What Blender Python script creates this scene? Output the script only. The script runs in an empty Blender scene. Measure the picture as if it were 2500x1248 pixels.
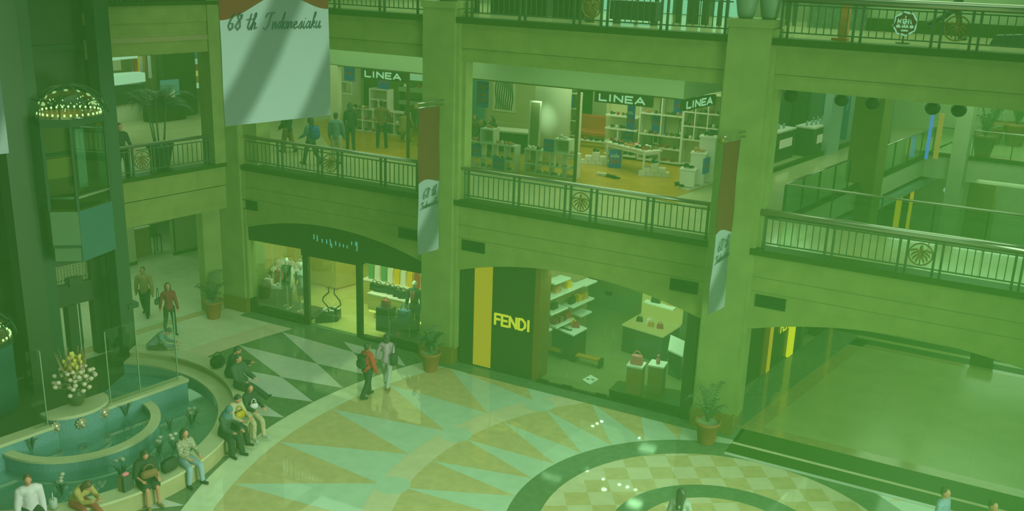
import bpy, math, random
from math import sin, cos, pi, radians, hypot, atan2, sqrt
from mathutils import Matrix, Vector, noise
random.seed(7)
S = bpy.context.scene
COL = S.collection
# ------------------------------------------------------------------ camera
F_PX = 2402.33
PITCH, ROLL, YAW = radians(16.8504), radians(1.94351), radians(27.67003)
CAM = Vector((0.0, -23.6168, 11.8))
def _cam_axes():
    fwd = Vector((0, cos(PITCH), -sin(PITCH))); up = Vector((0, sin(PITCH), cos(PITCH))); r = Vector((1, 0, 0))
    R = cos(ROLL) * r + sin(ROLL) * up; U = -sin(ROLL) * r + cos(ROLL) * up
    Zr = Matrix.Rotation(YAW, 3, 'Z')
    return Zr @ R, Zr @ U, Zr @ fwd
CR, CU, CF = _cam_axes()
cam_d = bpy.data.cameras.new('camera'); cam = bpy.data.objects.new('camera', cam_d); COL.objects.link(cam)
cam_d.sensor_width = 36.0; cam_d.lens = F_PX / 2500 * 36.0; cam_d.clip_start = 0.1; cam_d.clip_end = 300
cam.matrix_world = Matrix(((CR.x, CU.x, -CF.x, CAM.x), (CR.y, CU.y, -CF.y, CAM.y), (CR.z, CU.z, -CF.z, CAM.z), (0, 0, 0, 1)))
S.camera = cam
# where a line of sight meets a level, a plane parallel to the front, or any plane
def ray(px, py): return CF + CR * ((px - 1250) / F_PX) - CU * ((py - 624) / F_PX)
def zat(px, py, z=0.0):
    d = ray(px, py); return CAM + d * ((z - CAM.z) / d.z)
def yat(px, py, y=0.0):
    d = ray(px, py); return CAM + d * ((y - CAM.y) / d.y)
# ------------------------------------------------------------------ world, haze and light
S.view_settings.view_transform = 'Standard'; S.view_settings.look = 'None'
S.view_settings.exposure = -0.63; S.view_settings.gamma = 1.0; S.view_settings.use_curve_mapping = False
S.cycles.use_denoising = True; S.cycles.use_adaptive_sampling = True; S.cycles.adaptive_threshold = 0.025
S.cycles.max_bounces = 6; S.cycles.diffuse_bounces = 3; S.cycles.glossy_bounces = 3; S.cycles.transparent_max_bounces = 16
S.cycles.volume_bounces = 0; S.cycles.caustics_reflective = False; S.cycles.caustics_refractive = False
S.cycles.sample_clamp_indirect = 4.0
W = bpy.data.worlds.new('mall_air'); S.world = W; W.use_nodes = True
wn = W.node_tree; wn.nodes.clear()
wo = wn.nodes.new('ShaderNodeOutputWorld'); wb = wn.nodes.new('ShaderNodeBackground')
wb.inputs[0].default_value = (0.02, 0.05, 0.02, 1); wb.inputs[1].default_value = 0.2
wn.links.new(wb.outputs[0], wo.inputs[0])
HAZE = 0.0098
wv = wn.nodes.new('ShaderNodeVolumeScatter')
wv.inputs['Color'].default_value = (0.41, 0.95, 0.24, 1); wv.inputs['Density'].default_value = HAZE
wv.inputs['Anisotropy'].default_value = 0.0
wn.links.new(wv.outputs[0], wo.inputs[1])
TINT = (0.45, 1.0, 0.43)
def area(name, loc, sx, sy, power, rot=(0, 0, 0), col=TINT, spread=180):
    d = bpy.data.lights.new(name, 'AREA'); d.shape = 'RECTANGLE'; d.size = sx; d.size_y = sy; d.energy = power; d.color = col
    d.spread = radians(spread)
    o = bpy.data.objects.new(name, d); o.location = loc; o.rotation_euler = rot; COL.objects.link(o); return o
area('skylight', (-9, -10, 19), 26, 18, 2050, spread=120)
area('front_wall_fill', (-6, -25.5, 8.9), 26, 3, 820, rot=(radians(72), 0, radians(12)))  # unseen fill from the camera side, added to brighten the stone front
area('left_wall_fill', (7.5, -12, 7.0), 12, 9, 3300, rot=(radians(80), 0, radians(85)), spread=95)  # unseen fill from the right, added because the left wall was too dark
for k, (x, y, sx, sy, p) in enumerate([(-19, 2.4, 7, 2.6, 190), (-10.5, 2.0, 6.5, 2.6, 190), (-1.5, 2.0, 6.5, 2.6, 150)]):
    area('gallery_ceiling_light', (x, y, 8.95), sx, sy, p)
# ------------------------------------------------------------------ materials
def s2l(c):
    c /= 255.0
    return c / 12.92 if c <= 0.04045 else ((c + 0.055) / 1.055) ** 2.4
HZ = (0.021, 0.115, 0.016); WH = (0.232, 0.597, 0.223)
def alb(r, g, b, k=1.0):
    """own colour of a surface, from how it looks in the tinted, hazy air"""
    return tuple(min(0.9, max(0.012, 0.8 * k * (s2l(v) - h) / (w - h))) for v, h, w in zip((r, g, b), HZ, WH))
MATS = {}
def mat(name, rgb, rough=0.6, metal=0.0, noise_amt=0.0, noise_scale=3.0, spec=0.5, emit=None, es=0.0, coat=0.0, trans=0.0, alpha=1.0, bump=0.0, detail=4.0):
    m = bpy.data.materials.new(name); m.use_nodes = True; nt = m.node_tree; b = nt.nodes['Principled BSDF']
    b.inputs['Base Color'].default_value = (*rgb, 1); b.inputs['Roughness'].default_value = rough; b.inputs['Metallic'].default_value = metal
    b.inputs['Specular IOR Level'].default_value = spec; b.inputs['Coat Weight'].default_value = coat
    if trans: b.inputs['Transmission Weight'].default_value = trans
    if alpha < 1: b.inputs['Alpha'].default_value = alpha
    if emit: b.inputs['Emission Color'].default_value = (*emit, 1); b.inputs['Emission Strength'].default_value = es
    tc = nt.nodes.new('ShaderNodeTexCoord'); nz = nt.nodes.new('ShaderNodeTexNoise')
    nz.inputs['Scale'].default_value = noise_scale; nz.inputs['Detail'].default_value = detail
    nt.links.new(tc.outputs['Object'], nz.inputs['Vector'])
    rp = nt.nodes.new('ShaderNodeMapRange'); a = max(noise_amt, 0.02)
    rp.inputs['From Min'].default_value = 0.3; rp.inputs['From Max'].default_value = 0.7
    rp.inputs['To Min'].default_value = 1 - a; rp.inputs['To Max'].default_value = 1 + a
    nt.links.new(nz.outputs['Fac'], rp.inputs['Value'])
    mx = nt.nodes.new('ShaderNodeVectorMath'); mx.operation = 'SCALE'; mx.inputs[0].default_value = rgb
    nt.links.new(rp.outputs[0], mx.inputs['Scale']); nt.links.new(mx.outputs[0], b.inputs['Base Color'])
    if bump:
        bp = nt.nodes.new('ShaderNodeBump'); bp.inputs['Strength'].default_value = bump; bp.inputs['Distance'].default_value = 0.02
        nt.links.new(nz.outputs['Fac'], bp.inputs['Height']); nt.links.new(bp.outputs[0], b.inputs['Normal'])
    MATS[name] = m; return m
def emis(name, rgb, strength):
    return mat(name, (0.02, 0.02, 0.02), 0.5, emit=rgb, es=strength * 1.42)
def add_joints(m, w, h, amt=0.8, mort=0.012, offset=0.5, plane='xz'):
    """thin joints between stone slabs"""
    nt = m.node_tree; b = nt.nodes['Principled BSDF']; src = b.inputs['Base Color'].links[0].from_socket
    tc = nt.nodes.new('ShaderNodeTexCoord'); sp = nt.nodes.new('ShaderNodeSeparateXYZ'); cb = nt.nodes.new('ShaderNodeCombineXYZ')
    nt.links.new(tc.outputs['Object'], sp.inputs[0])
    nt.links.new(sp.outputs[0], cb.inputs[0]); nt.links.new(sp.outputs[2 if plane == 'xz' else 1], cb.inputs[1])
    br = nt.nodes.new('ShaderNodeTexBrick'); br.offset = offset
    br.inputs['Scale'].default_value = 1.0; br.inputs['Brick Width'].default_value = w; br.inputs['Row Height'].default_value = h
    br.inputs['Mortar Size'].default_value = mort; br.inputs['Bias'].default_value = 0.0
    br.inputs['Color1'].default_value = (1, 1, 1, 1); br.inputs['Color2'].default_value = (0.94, 0.95, 0.93, 1); br.inputs['Mortar'].default_value = (amt, amt, amt, 1)
    nt.links.new(cb.outputs[0], br.inputs['Vector'])
    mu = nt.nodes.new('ShaderNodeVectorMath'); mu.operation = 'MULTIPLY'
    nt.links.new(src, mu.inputs[0]); nt.links.new(br.outputs['Color'], mu.inputs[1]); nt.links.new(mu.outputs[0], b.inputs['Base Color'])
M_STONE = mat('facade_stone', alb(87, 143, 57), 0.35, noise_amt=0.12, noise_scale=2.2, detail=8); add_joints(M_STONE, 1.45, 0.62, 0.86, 0.008)
M_PIER = mat('pier_stone', alb(87, 145, 60), 0.35, noise_amt=0.12, noise_scale=2.0, detail=8)
M_LEDGE = mat('dark_granite', alb(50, 108, 30), 0.4, spec=.15, noise_amt=0.2, noise_scale=20)
M_BASE = mat('brown_granite_base', alb(80, 120, 42), 0.2, noise_amt=0.2, noise_scale=14)
M_DARK = mat('dark_metal', alb(50, 104, 44), 0.4)
M_BLACK = mat('black_panel', alb(48, 100, 38), 0.3)
M_RAIL = mat('green_steel', alb(54, 113, 48), 0.4)
M_RAILTOP = mat('brushed_steel', alb(108, 160, 96), 0.22, metal=0.8)
M_BRONZE = mat('bronze', alb(80, 122, 46), 0.4, metal=0.3)
M_VENT = mat('vent_dark', alb(44, 100, 34), 0.6, spec=.2)
M_FCREAM = mat('floor_cream', alb(126, 188, 108), 0.03, noise_amt=0.06, noise_scale=3, spec=0.4)
M_FBAND = mat('floor_sand', alb(126, 176, 100), 0.03, noise_amt=0.06, noise_scale=3, spec=0.4)
M_FTAN = mat('floor_tan', alb(118, 162, 80), 0.03, noise_amt=0.1, noise_scale=4, spec=0.4, detail=8)
M_FBLUE = mat('floor_pale_blue', alb(112, 178, 108), 0.03, noise_amt=0.06, noise_scale=3, spec=0.4)
M_FGREEN = mat('floor_dark_green', alb(68, 128, 60), 0.08, noise_amt=0.14, noise_scale=6, spec=0.4, detail=8)
M_FWHITE = mat('floor_white', alb(118, 176, 112), 0.08, noise_amt=0.06, noise_scale=3, spec=0.4)
M_FCORR = mat('corridor_floor', alb(98, 154, 68), 0.2, noise_amt=0.08, noise_scale=1.2, spec=0.3); add_joints(M_FCORR, 1.2, 1.2, 0.9, 0.012, 0.0, 'xy')
M_FBROWN = mat('corridor_border', alb(94, 140, 60), 0.12, noise_amt=0.1, noise_scale=4)
M_FWALK = mat('gallery_floor', alb(112, 166, 84), 0.12, noise_amt=0.06, noise_scale=1.5, spec=0.4); add_joints(M_FWALK, 1.0, 1.0, 0.9, 0.012, 0.0, 'xy')
M_WOOD = mat('shop_wood_floor', alb(112, 140, 44), 0.25, spec=.25, noise_amt=0.12, noise_scale=2)
M_PLASTER = mat('cream_plaster', alb(116, 168, 88), 0.6, noise_amt=0.03)
M_WHITE = mat('white_laminate', alb(132, 190, 118), 0.35, noise_amt=0.02)
M_BULK = mat('bulkhead_plaster', alb(92, 152, 76), 0.6, noise_amt=0.03)
# glass
def glass(name, tint=(0.85, 0.95, 0.88), refl=0.08, rough=0.0):
    m = bpy.data.materials.new(name); m.use_nodes = True; nt = m.node_tree; nt.nodes.clear()
    o = nt.nodes.new('ShaderNodeOutputMaterial'); t = nt.nodes.new('ShaderNodeBsdfTransparent'); g = nt.nodes.new('ShaderNodeBsdfGlossy')
    t.inputs[0].default_value = (*tint, 1); g.inputs['Roughness'].default_value = rough; g.inputs[0].default_value = (0.9, 0.95, 0.9, 1)
    fr = nt.nodes.new('ShaderNodeFresnel'); fr.inputs[0].default_value = 1.45
    nz = nt.nodes.new('ShaderNodeMath'); nz.operation = 'MULTIPLY'; nz.inputs[1].default_value = refl / 0.05
    nt.links.new(fr.outputs[0], nz.inputs[0]); cl = nt.nodes.new('ShaderNodeClamp'); nt.links.new(nz.outputs[0], cl.inputs[0])
    cl.inputs['Max'].default_value = 0.5
    mx = nt.nodes.new('ShaderNodeMixShader'); nt.links.new(cl.outputs[0], mx.inputs[0]); nt.links.new(t.outputs[0], mx.inputs[1]); nt.links.new(g.outputs[0], mx.inputs[2])
    nt.links.new(mx.outputs[0], o.inputs[0]); MATS[name] = m; return m
M_GLASS = glass('clear_glass', (0.93, 0.97, 0.93), 0.05)
M_GLASSG = glass('green_glass', (0.8, 0.94, 0.84), 0.05)
M_GLASSD = glass('dark_glass', (0.42, 0.6, 0.45), 0.06)
# ------------------------------------------------------------------ mesh building
class MB:
    def __init__(s, M=None): s.v = []; s.f = []; s.mi = []; s.M = M or Matrix()
    def _a(s, vs, fs, mi):
        n = len(s.v); s.v += [s.M @ Vector(v) for v in vs]
        s.f += [tuple(i + n for i in f) for f in fs]; s.mi += [mi] * len(fs); return s
    def bx(s, x0, x1, y0, y1, z0, z1, mi=0):
        vs = [(x, y, z) for z in (z0, z1) for y in (y0, y1) for x in (x0, x1)]
        return s._a(vs, [(0, 2, 3, 1), (4, 5, 7, 6), (0, 1, 5, 4), (2, 6, 7, 3), (0, 4, 6, 2), (1, 3, 7, 5)], mi)
    def box(s, c, d, rz=0, mi=0, tilt=0, bev=0):
        M0 = s.M; s.M = M0 @ Matrix.Translation(c) @ Matrix.Rotation(rz, 4, 'Z') @ Matrix.Rotation(tilt, 4, 'X')
        x, y, z = d[0] / 2, d[1] / 2, d[2] / 2
        if bev:
            b = min(bev, x * .9, y * .9, z * .9); vs = []
            prof = [(-z, b), (-z + b, 0), (z - b, 0), (z, b)]
            for zz, q in prof:
                for sx, sy in ((-1, -1), (1, -1), (1, 1), (-1, 1)):
                    X, Y = x - q, y - q; pts = [(sx * X, sy * (Y - b)), (sx * (X - b), sy * Y)]
                    if sx * sy > 0: pts.reverse()
                    if sx * sy > 0: pts = [(sx * X, sy * (Y - b)), (sx * (X - b), sy * Y)]
                    else: pts = [(sx * (X - b), sy * Y), (sx * X, sy * (Y - b))]
                    vs += [(p[0], p[1], zz) for p in pts]
            n = 8; fs = [tuple(range(n - 1, -1, -1)), tuple(range(3 * n, 4 * n))]
            for k in range(3):
                for i in range(n): fs.append((k * n + i, k * n + (i + 1) % n, (k + 1) * n + (i + 1) % n, (k + 1) * n + i))
            s._a(vs, fs, mi)
        else: s.bx(-x, x, -y, y, -z, z, mi)
        s.M = M0; return s
    def prism(s, poly, a0, a1, ax='z', mi=0):
        """poly in the two other axes, run from a0 to a1 along ax"""
        n = len(poly)
        def P(p, a): return {'z': (p[0], p[1], a), 'y': (p[0], a, p[1]), 'x': (a, p[0], p[1])}[ax]
        vs = [P(p, a0) for p in poly] + [P(p, a1) for p in poly]
        return s._a(vs, [tuple(range(n - 1, -1, -1)), tuple(range(n, 2 * n))] + [(i, (i + 1) % n, n + (i + 1) % n, n + i) for i in range(n)], mi)
    def face(s, pts, mi=0): return s._a(pts, [tuple(range(len(pts)))], mi)
    def lathe(s, prof, c=(0, 0, 0), n=16, mi=0, a0=0, a1=2 * pi, cap=True):
        full = abs(a1 - a0 - 2 * pi) < 1e-6; k = n if full else n + 1; vs = []; fs = []
        for r, z in prof:
            for i in range(k):
                a = a0 + (a1 - a0) * i / n; vs.append((c[0] + r * cos(a), c[1] + r * sin(a), c[2] + z))
        for j in range(len(prof) - 1):
            for i in range(n):
                i2 = (i + 1) % k; fs.append((j * k + i, j * k + i2, (j + 1) * k + i2, (j + 1) * k + i))
        if cap and full:
            if prof[0][0] > 1e-4: fs.append(tuple(range(k - 1, -1, -1)))
            if prof[-1][0] > 1e-4: fs.append(tuple(range((len(prof) - 1) * k, len(prof) * k)))
        return s._a(vs, fs, mi)
    def ring(s, c, r0, r1, z0, z1, a0=0, a1=2 * pi, n=48, mi=0):
        """a solid curved block"""
        vs = []; fs = []
        for i in range(n + 1):
            a = a0 + (a1 - a0) * i / n; ca, sa = cos(a), sin(a)
            for r, z in ((r0, z0), (r1, z0), (r1, z1), (r0, z1)): vs.append((c[0] + r * ca, c[1] + r * sa, z))
        for i in range(n):
            for j in range(4): fs.append((i * 4 + j, i * 4 + (j + 1) % 4, (i + 1) * 4 + (j + 1) % 4, (i + 1) * 4 + j))
        fs += [(3, 2, 1, 0), tuple(n * 4 + j for j in range(4))]
        return s._a(vs, fs, mi)
    def tube(s, pts, r, n=8, mi=0, closed=False, cap=True):
        pts = [Vector(p) for p in pts]; m = len(pts); rs = r if isinstance(r, (list, tuple)) else [r] * m
        vs = []; fs = []; prev = None
        for i, p in enumerate(pts):
            t = (pts[(i + 1) % m] - pts[i - 1]) if closed or 0 < i < m - 1 else (pts[1] - pts[0] if i == 0 else pts[-1] - pts[-2])
            t = t.normalized() if t.length > 1e-9 else Vector((0, 0, 1))
            if prev is None: u = t.cross(Vector((0, 0, 1)) if abs(t.z) < 0.9 else Vector((1, 0, 0))).normalized()
            else:
                u = prev - t * prev.dot(t); u = u.normalized() if u.length > 1e-6 else t.orthogonal().normalized()
            prev = u; w = t.cross(u)
            for k in range(n):
                a = 2 * pi * k / n; vs.append(p + (u * cos(a) + w * sin(a)) * rs[i])
        for i in range(m if closed else m - 1):
            for k in range(n):
                a, b = i * n, ((i + 1) % m) * n; fs.append((a + k, a + (k + 1) % n, b + (k + 1) % n, b + k))
        if cap and not closed: fs += [tuple(range(n - 1, -1, -1)), tuple(range((m - 1) * n, m * n))]
        return s._a(vs, fs, mi)
    def ell(s, c, r, n=12, m=8, mi=0, rot=None):
        c = Vector(c); vs = []; fs = []
        R = rot or Matrix.Identity(3)
        for j in range(1, m):
            t = pi * j / m
            for i in range(n):
                a = 2 * pi * i / n; vs.append(c + R @ Vector((r[0] * sin(t) * cos(a), r[1] * sin(t) * sin(a), r[2] * cos(t))))
        vs += [c + R @ Vector((0, 0, r[2])), c + R @ Vector((0, 0, -r[2]))]; T = len(vs) - 2
        for j in range(m - 2):
            for i in range(n): fs.append((j * n + i, (j + 1) * n + i, (j + 1) * n + (i + 1) % n, j * n + (i + 1) % n))
        for i in range(n):
            fs.append((T, i, (i + 1) % n)); fs.append((T + 1, (m - 2) * n + (i + 1) % n, (m - 2) * n + i))
        return s._a(vs, fs, mi)
    def mesh(s, name, mats, smooth=False):
        me = bpy.data.meshes.new(name); me.from_pydata([tuple(v) for v in s.v], [], s.f)
        for m in (mats if isinstance(mats, (list, tuple)) else [mats]): me.materials.append(m)
        me.polygons.foreach_set('material_index', s.mi)
        if smooth: me.polygons.foreach_set('use_smooth', [True] * len(me.polygons))
        me.update(); return me
def link(name, data, parent=None):
    o = bpy.data.objects.new(name, data); COL.objects.link(o)
    if parent: o.parent = parent
    return o
def obj(name, mb, mats, parent=None, smooth=False): return link(name, mb.mesh(name, mats, smooth), parent)
def tag(o, label, cat, group=None, kind=None):
    if label: o['label'] = label
    if cat: o['category'] = cat
    if group: o['group'] = group
    if kind: o['kind'] = kind
    return o
def thing(name, label, cat, loc=(0, 0, 0), rz=0.0, group=None, scale=1.0):
    o = link(name, None); o.location = loc; o.rotation_euler = (0, 0, rz); o.scale = (scale,) * 3; return tag(o, label, cat, group)
def single(name, mb, mats, label, cat, group=None, smooth=False, loc=None, rz=0.0):
    o = obj(name, mb, mats, None, smooth); tag(o, label, cat, group)
    if loc is not None: o.location = loc; o.rotation_euler = (0, 0, rz)
    return o
def struct(name, mb, mats, parent=None, smooth=False):
    o = obj(name, mb, mats, parent, smooth)
    if not parent: o['kind'] = 'structure'
    return o
def dup(root, loc, rz=None, label=None, group=None, scale=None):
    r = root.copy(); COL.objects.link(r); r.location = loc
    if rz is not None: r.rotation_euler = (0, 0, rz)
    if label: r['label'] = label
    if group: r['group'] = group
    if scale: r.scale = (scale,) * 3
    for ch in list(root.children):
        c = ch.copy(); COL.objects.link(c); c.parent = r
        for g in list(ch.children):
            d = g.copy(); COL.objects.link(d); d.parent = c
    return r
# frames: the front runs along X; the side galleries run along D2
D2 = Vector((0.17262, 0.98499, 0)); N2 = Vector((-0.98499, 0.17262, 0)); RZ2 = atan2(D2.y, D2.x)
def frame(o): return Matrix.Translation(o) @ Matrix.Rotation(RZ2, 4, 'Z')
def pat(px, py, o, n=N2):
    """line of sight on the plane through o with normal n"""
    d = ray(px, py); return CAM + d * ((Vector(o) - CAM).dot(n) / d.dot(n))
def loc2(P, o): 
    q = P - Vector(o); return (q.dot(D2), q.dot(N2), P.z)
# ================================================================== SETTING
CX, CY = -4.388, -5.223   # centre of the round floor pattern
ZF, ZT = 5.05, 10.15      # upper floors
def pol(r, deg): a = radians(deg); return (CX + r * cos(a), CY + r * sin(a))
def arc(r, a0, a1, n=40): return [pol(r, a0 + (a1 - a0) * i / n) for i in range(n + 1)]
# --- ground floor with its inlaid pattern
fl = MB()
FM = [M_FCREAM, M_FBAND, M_FTAN, M_FBLUE, M_FGREEN, M_FWHITE, M_FCORR, M_FBROWN, M_LEDGE]
h = 0.0012
def flat(poly, lvl, mi): fl.face([(x, y, lvl * h) for x, y in poly], mi)
fl.bx(-45, 12, -24, 45, -0.3, 0.0, 0)
def annulus(r0, r1, a0, a1, lvl, mi, n=90):
    for i in range(n):
        b0 = a0 + (a1 - a0) * i / n; b1 = a0 + (a1 - a0) * (i + 1) / n
        flat([pol(r0, b0), pol(r1, b0), pol(r1, b1), pol(r0, b1)], lvl, mi)
def zone_tris(r_base, r_apex, half, a_first, n, lvl, mi, step):
    for k in range(n):
        a = a_first + k * step
        base = arc(r_base, a - half, a + half, 6)
        flat(base + [pol(r_apex, a)], lvl, mi)
annulus(11.71, 13.6, 120, 230, 1, 5); annulus(13.6, 16.45, 120, 230, 1, 5)
zone_tris(11.71, 13.6, 2.82, 122.3, 19, 2, 4, 5.625)
zone_tris(16.45, 13.6, 2.82, 122.3, 19, 2, 4, 5.625)
annulus(16.45, 17.3, 120, 230, 1, 1, 60); annulus(17.3, 19.5, 120, 230, 1, 0, 60); annulus(19.5, 19.9, 120, 230, 1, 2, 60)
annulus(7.83, 11.03, -180, 180, 1, 2)
zone_tris(7.83, 11.03, 5.62, 130.97, 32, 2, 3, 11.25)
annulus(11.03, 11.71, -180, 180, 2, 0); annulus(7.17, 7.83, -180, 180, 2, 1)
annulus(4.69, 7.17, -180, 180, 1, 2)
zone_tris(4.69, 7.17, 5.62, 136.6, 32, 2, 3, 11.25)
for k in range(16):
    c = pol(7.5, 147.7 + 22.5 * k); flat([(c[0] + .42 * cos(t * pi / 12), c[1] + .42 * sin(t * pi / 12)) for t in range(24)], 3, 3)
annulus(3.96, 4.69, -180, 180, 3, 4); 
flat(arc(3.96, -180, 180, 90)[:-1], 1, 1)
ts, ta = 0.56, radians(33.0); x0, y0 = -7.36, -3.24
for i in range(-14, 15):
    for j in range(-14, 15):
        if (i + j) % 2: continue
        q = [(x0 + ts * ((i + a) * cos(ta) - (j + b) * sin(ta)), y0 + ts * ((i + a) * sin(ta) + (j + b) * cos(ta))) for a, b in ((0, 0), (1, 0), (1, 1), (0, 1))]
        d = [hypot(x - CX, y - CY) for x, y in q]
        if max(d) < 4.5 and min(d) < 3.96: flat(q, 2, 2)
annulus(1.86, 2.435, -180, 180, 3, 4)
# strips along the shop fronts and the corridor beyond the third arch
def rect(x0, x1, y0, y1, lvl, mi): flat([(x0, y0), (x1, y0), (x1, y1), (x0, y1)], lvl, mi)
rect(-22.4, -5.4, -0.42, 0.6, 4, 4)
rect(-5.5, 6, -1.15, 0.35, 4, 8)
rect(-5.5, 6, -0.62, -0.5, 5, 1); rect(-5.5, 6, -1.28, -1.15, 5, 5)
rect(-6.4, 12, 0.35, 9.0, 5, 6); rect(-5.6, 12, 0.35, 0.75, 6, 7)
for y0_, y1_, m_ in ((8.3, 8.6, 7), (8.6, 9.1, 8), (9.1, 9.35, 6), (9.35, 9.9, 8), (9.9, 30, 6)): rect(-5.2, 12, y0_, y1_, 7, m_)
SW = Vector((-5.54, 0.45, 0))
def side(s, w): p = SW + D2 * s + N2 * w; return (p.x, p.y)
flat([side(0, 0), side(9.0, 0), side(9.0, 1.06), side(0, 1.06)], 8, 4)
flat([side(0, -.45), side(8.6, -.45), side(8.6, 0), side(0, 0)], 7, 7)
struct('floor', fl, FM)
LO = Vector((-23.0, 0, 0)); FLm = frame(LO)
# --- upper slabs
def left_slab(m, z0, z1):
    a, b = LO + N2 * .3, LO + N2 * .3 - D2 * 16; m.prism([(a.x, 30), (-45, 30), (-45, b.y), (b.x, b.y), (a.x, a.y)], z0, z1)
def slab(z, name):
    m = MB()
    left_slab(m, z - .5, z); m.bx(-23.3, -9.2, 0.3, 30, z - .5, z); m.bx(-9.2, 8, 0.3, 3.55, z - .5, z)
    return m
s2_ = slab(ZF, 'a')
VO = Vector((-5.9, 3.4, 0))     # left edge of the corridor void
def vo(s, w=0): p = VO + D2 * s + N2 * w; return (p.x, p.y)
s2_.prism([(-9.2, 3.55), vo(0), vo(27), (-9.2, 30)], ZF - .5, ZF)
s2_.prism([vo(14.6, 0), (8, 17.2), (8, 30), vo(27)], ZF - .5, ZF)
struct('floor_upper', s2_, M_FWALK)
s3_ = MB(); left_slab(s3_, ZT - .9, ZT); s3_.bx(-23.3, 8, 0.3, 30, ZT - .9, ZT); struct('floor_top', s3_, M_FWALK)
c3 = MB(); c3.bx(-45, 8, 0.6, 30, 14.2, 14.4); struct('ceiling', c3, M_PLASTER)
# --- front: bands, piers, ledges
AR = [(-22.34, -15.35), (-14.14, -6.83), (-5.43, 2.0)]
def archz(x, a, b, spring=2.98, crown=3.53):
    hw = (b - a) / 2; rise = crown - spring; R = (hw * hw + rise * rise) / (2 * rise); t = x - (a + b) / 2
    return crown - R + sqrt(R * R - t * t)
BAY = [(-22.3, -15.33), (-14.27, -6.73), (-5.66, 2.2)]
fr = MB()
for (a, b), (x0, x1) in zip(AR, BAY):
    n = 28; xs = [a + (b - a) * i / n for i in range(n + 1)]
    poly = [(x1 + .02, 4.93), (x0 - .02, 4.93), (x0 - .02, archz(a, a, b))] + [(x, archz(x, a, b)) for x in xs] + [(x1 + .02, archz(b, a, b))]
    fr.prism(poly[::-1], 0.0, 0.55, 'y')
    fr.bx(x0 - .02, x1 + .02, 0.0, 0.5, 9.38, 10.04); fr.bx(x0 - .02, x1 + .02, 0.03, 0.5, 9.02, 9.36)
    fr.bx(x0 - .02, x1 + .02, 0.06, 0.5, 9.35, 9.39)
struct('wall_front', fr, M_STONE)
lg = MB()
for x0, x1 in BAY:
    lg.bx(x0, x1, -0.10, 0.42, 4.93, 5.09); lg.bx(x0, x1, -0.12, 0.42, 10.04, 10.2)
struct('trim_1', lg, M_LEDGE)
gv = MB()   # joints that run along the bands
for x0, x1 in BAY:
    for z in (4.36, 3.98): gv.bx(x0, x1, -0.004, 0.02, z - .012, z + .012)
struct('trim_2', gv, mat('stone_joint', alb(74, 130, 52), 0.5))
def pier(x0, x1, name):
    m = MB(); m.bx(x0, x1, -0.16, 0.55, 0.55, 10.58); m.bx(x0 - .06, x1 + .06, -0.2, 0.75, 0.0, 0.55, 1)
    m.bx(x1, x1 + .12, -0.06, 0.5, 0.5, 10.4); m.bx(x1 + .12, x1 + .22, 0.12, 0.5, 5.05, 9.05); m.bx(x0 - .06, x0, -0.06, 0.5, 0.5, 10.4)
    m.bx(x0 - .05, x1 + .05, -0.2, 0.8, 10.42, 10.6)
    return struct('wall_pier_' + name, m, [M_PIER, M_BASE])
pier(-15.33, -14.3, 'left'); pier(-6.72, -5.68, 'right'); pier(2.2, 3.2, 'far')
# --- corner pier and left gallery front
LO = Vector((-23.0, 0, 0)); FLm = frame(LO)
m = MB(); m.bx(-23.35, -22.42, -0.1, 0.8, 0.5, 12); m.bx(-23.4, -22.36, -0.14, 0.8, 0, 0.5, 1); m.bx(-22.42, -22.3, -0.02, 0.8, 0.5, 4.93)
m.bx(-22.42, -21.85, 0.15, 0.8, 5.05, 9.05)
struct('wall_corner', m, [M_PIER, M_BASE])
m = MB(FLm); m.bx(-0.5, 0.1, -0.05, 0.6, 5.0, 12); m.bx(-.85, .1, .35, .7, 0, 3.6); struct('wall_corner_left', m, M_PIER)
m = MB(FLm); m.bx(-12, 0, 0, .5, 9.6, 10.1); m.bx(-12, 0, .03, .5, 8.67, 9.6); m.bx(-12, 0, 0, .5, 4.36, 4.98); m.bx(-12, 0, .02, .5, 3.57, 4.33)
struct('wall_left', m, M_STONE)
m = MB(FLm); m.bx(-12, 0, -.08, .4, 4.98, 5.1); m.bx(-12, 0, -.08, .4, 10.1, 10.22); struct('trim_3', m, M_LEDGE)
# --- vents
for px, py in ((607, 500), (999, 572), (1156, 602), (1670, 699), (1881, 739)):
    P = yat(px, py, 0); t = thing('wall_vent', '', 'vent', (P.x, -0.01, P.z), 0, 'dark air vents in the stone band')
    f = MB(); f.bx(-.38, .38, -.012, .03, -.16, -.13); f.bx(-.38, .38, -.012, .03, .13, .16); f.bx(-.38, -.35, -.012, .03, -.13, .13); f.bx(.35, .38, -.012, .03, -.13, .13)
    obj('frame', f, M_VENT, t); g = MB(); g.bx(-.35, .35, .005, .02, -.13, .13); obj('backing', g, M_VENT, t)
    s_ = MB(); [s_.box((0, 0, -.11 + .037 * i), (.7, .012, .02), tilt=.5) for i in range(7)]; obj('slats', s_, M_VENT, t)
    t['label'] = {607: 'dark slatted air vent above the left end of the black canopy', 999: 'dark slatted air vent half behind the left column flag', 1156: 'dark slatted air vent above the yellow panel shopfront',
                  1670: 'dark slatted air vent left of the right-hand stone pier', 1881: 'dark slatted air vent just right of the right-hand stone pier'}[px]
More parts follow.
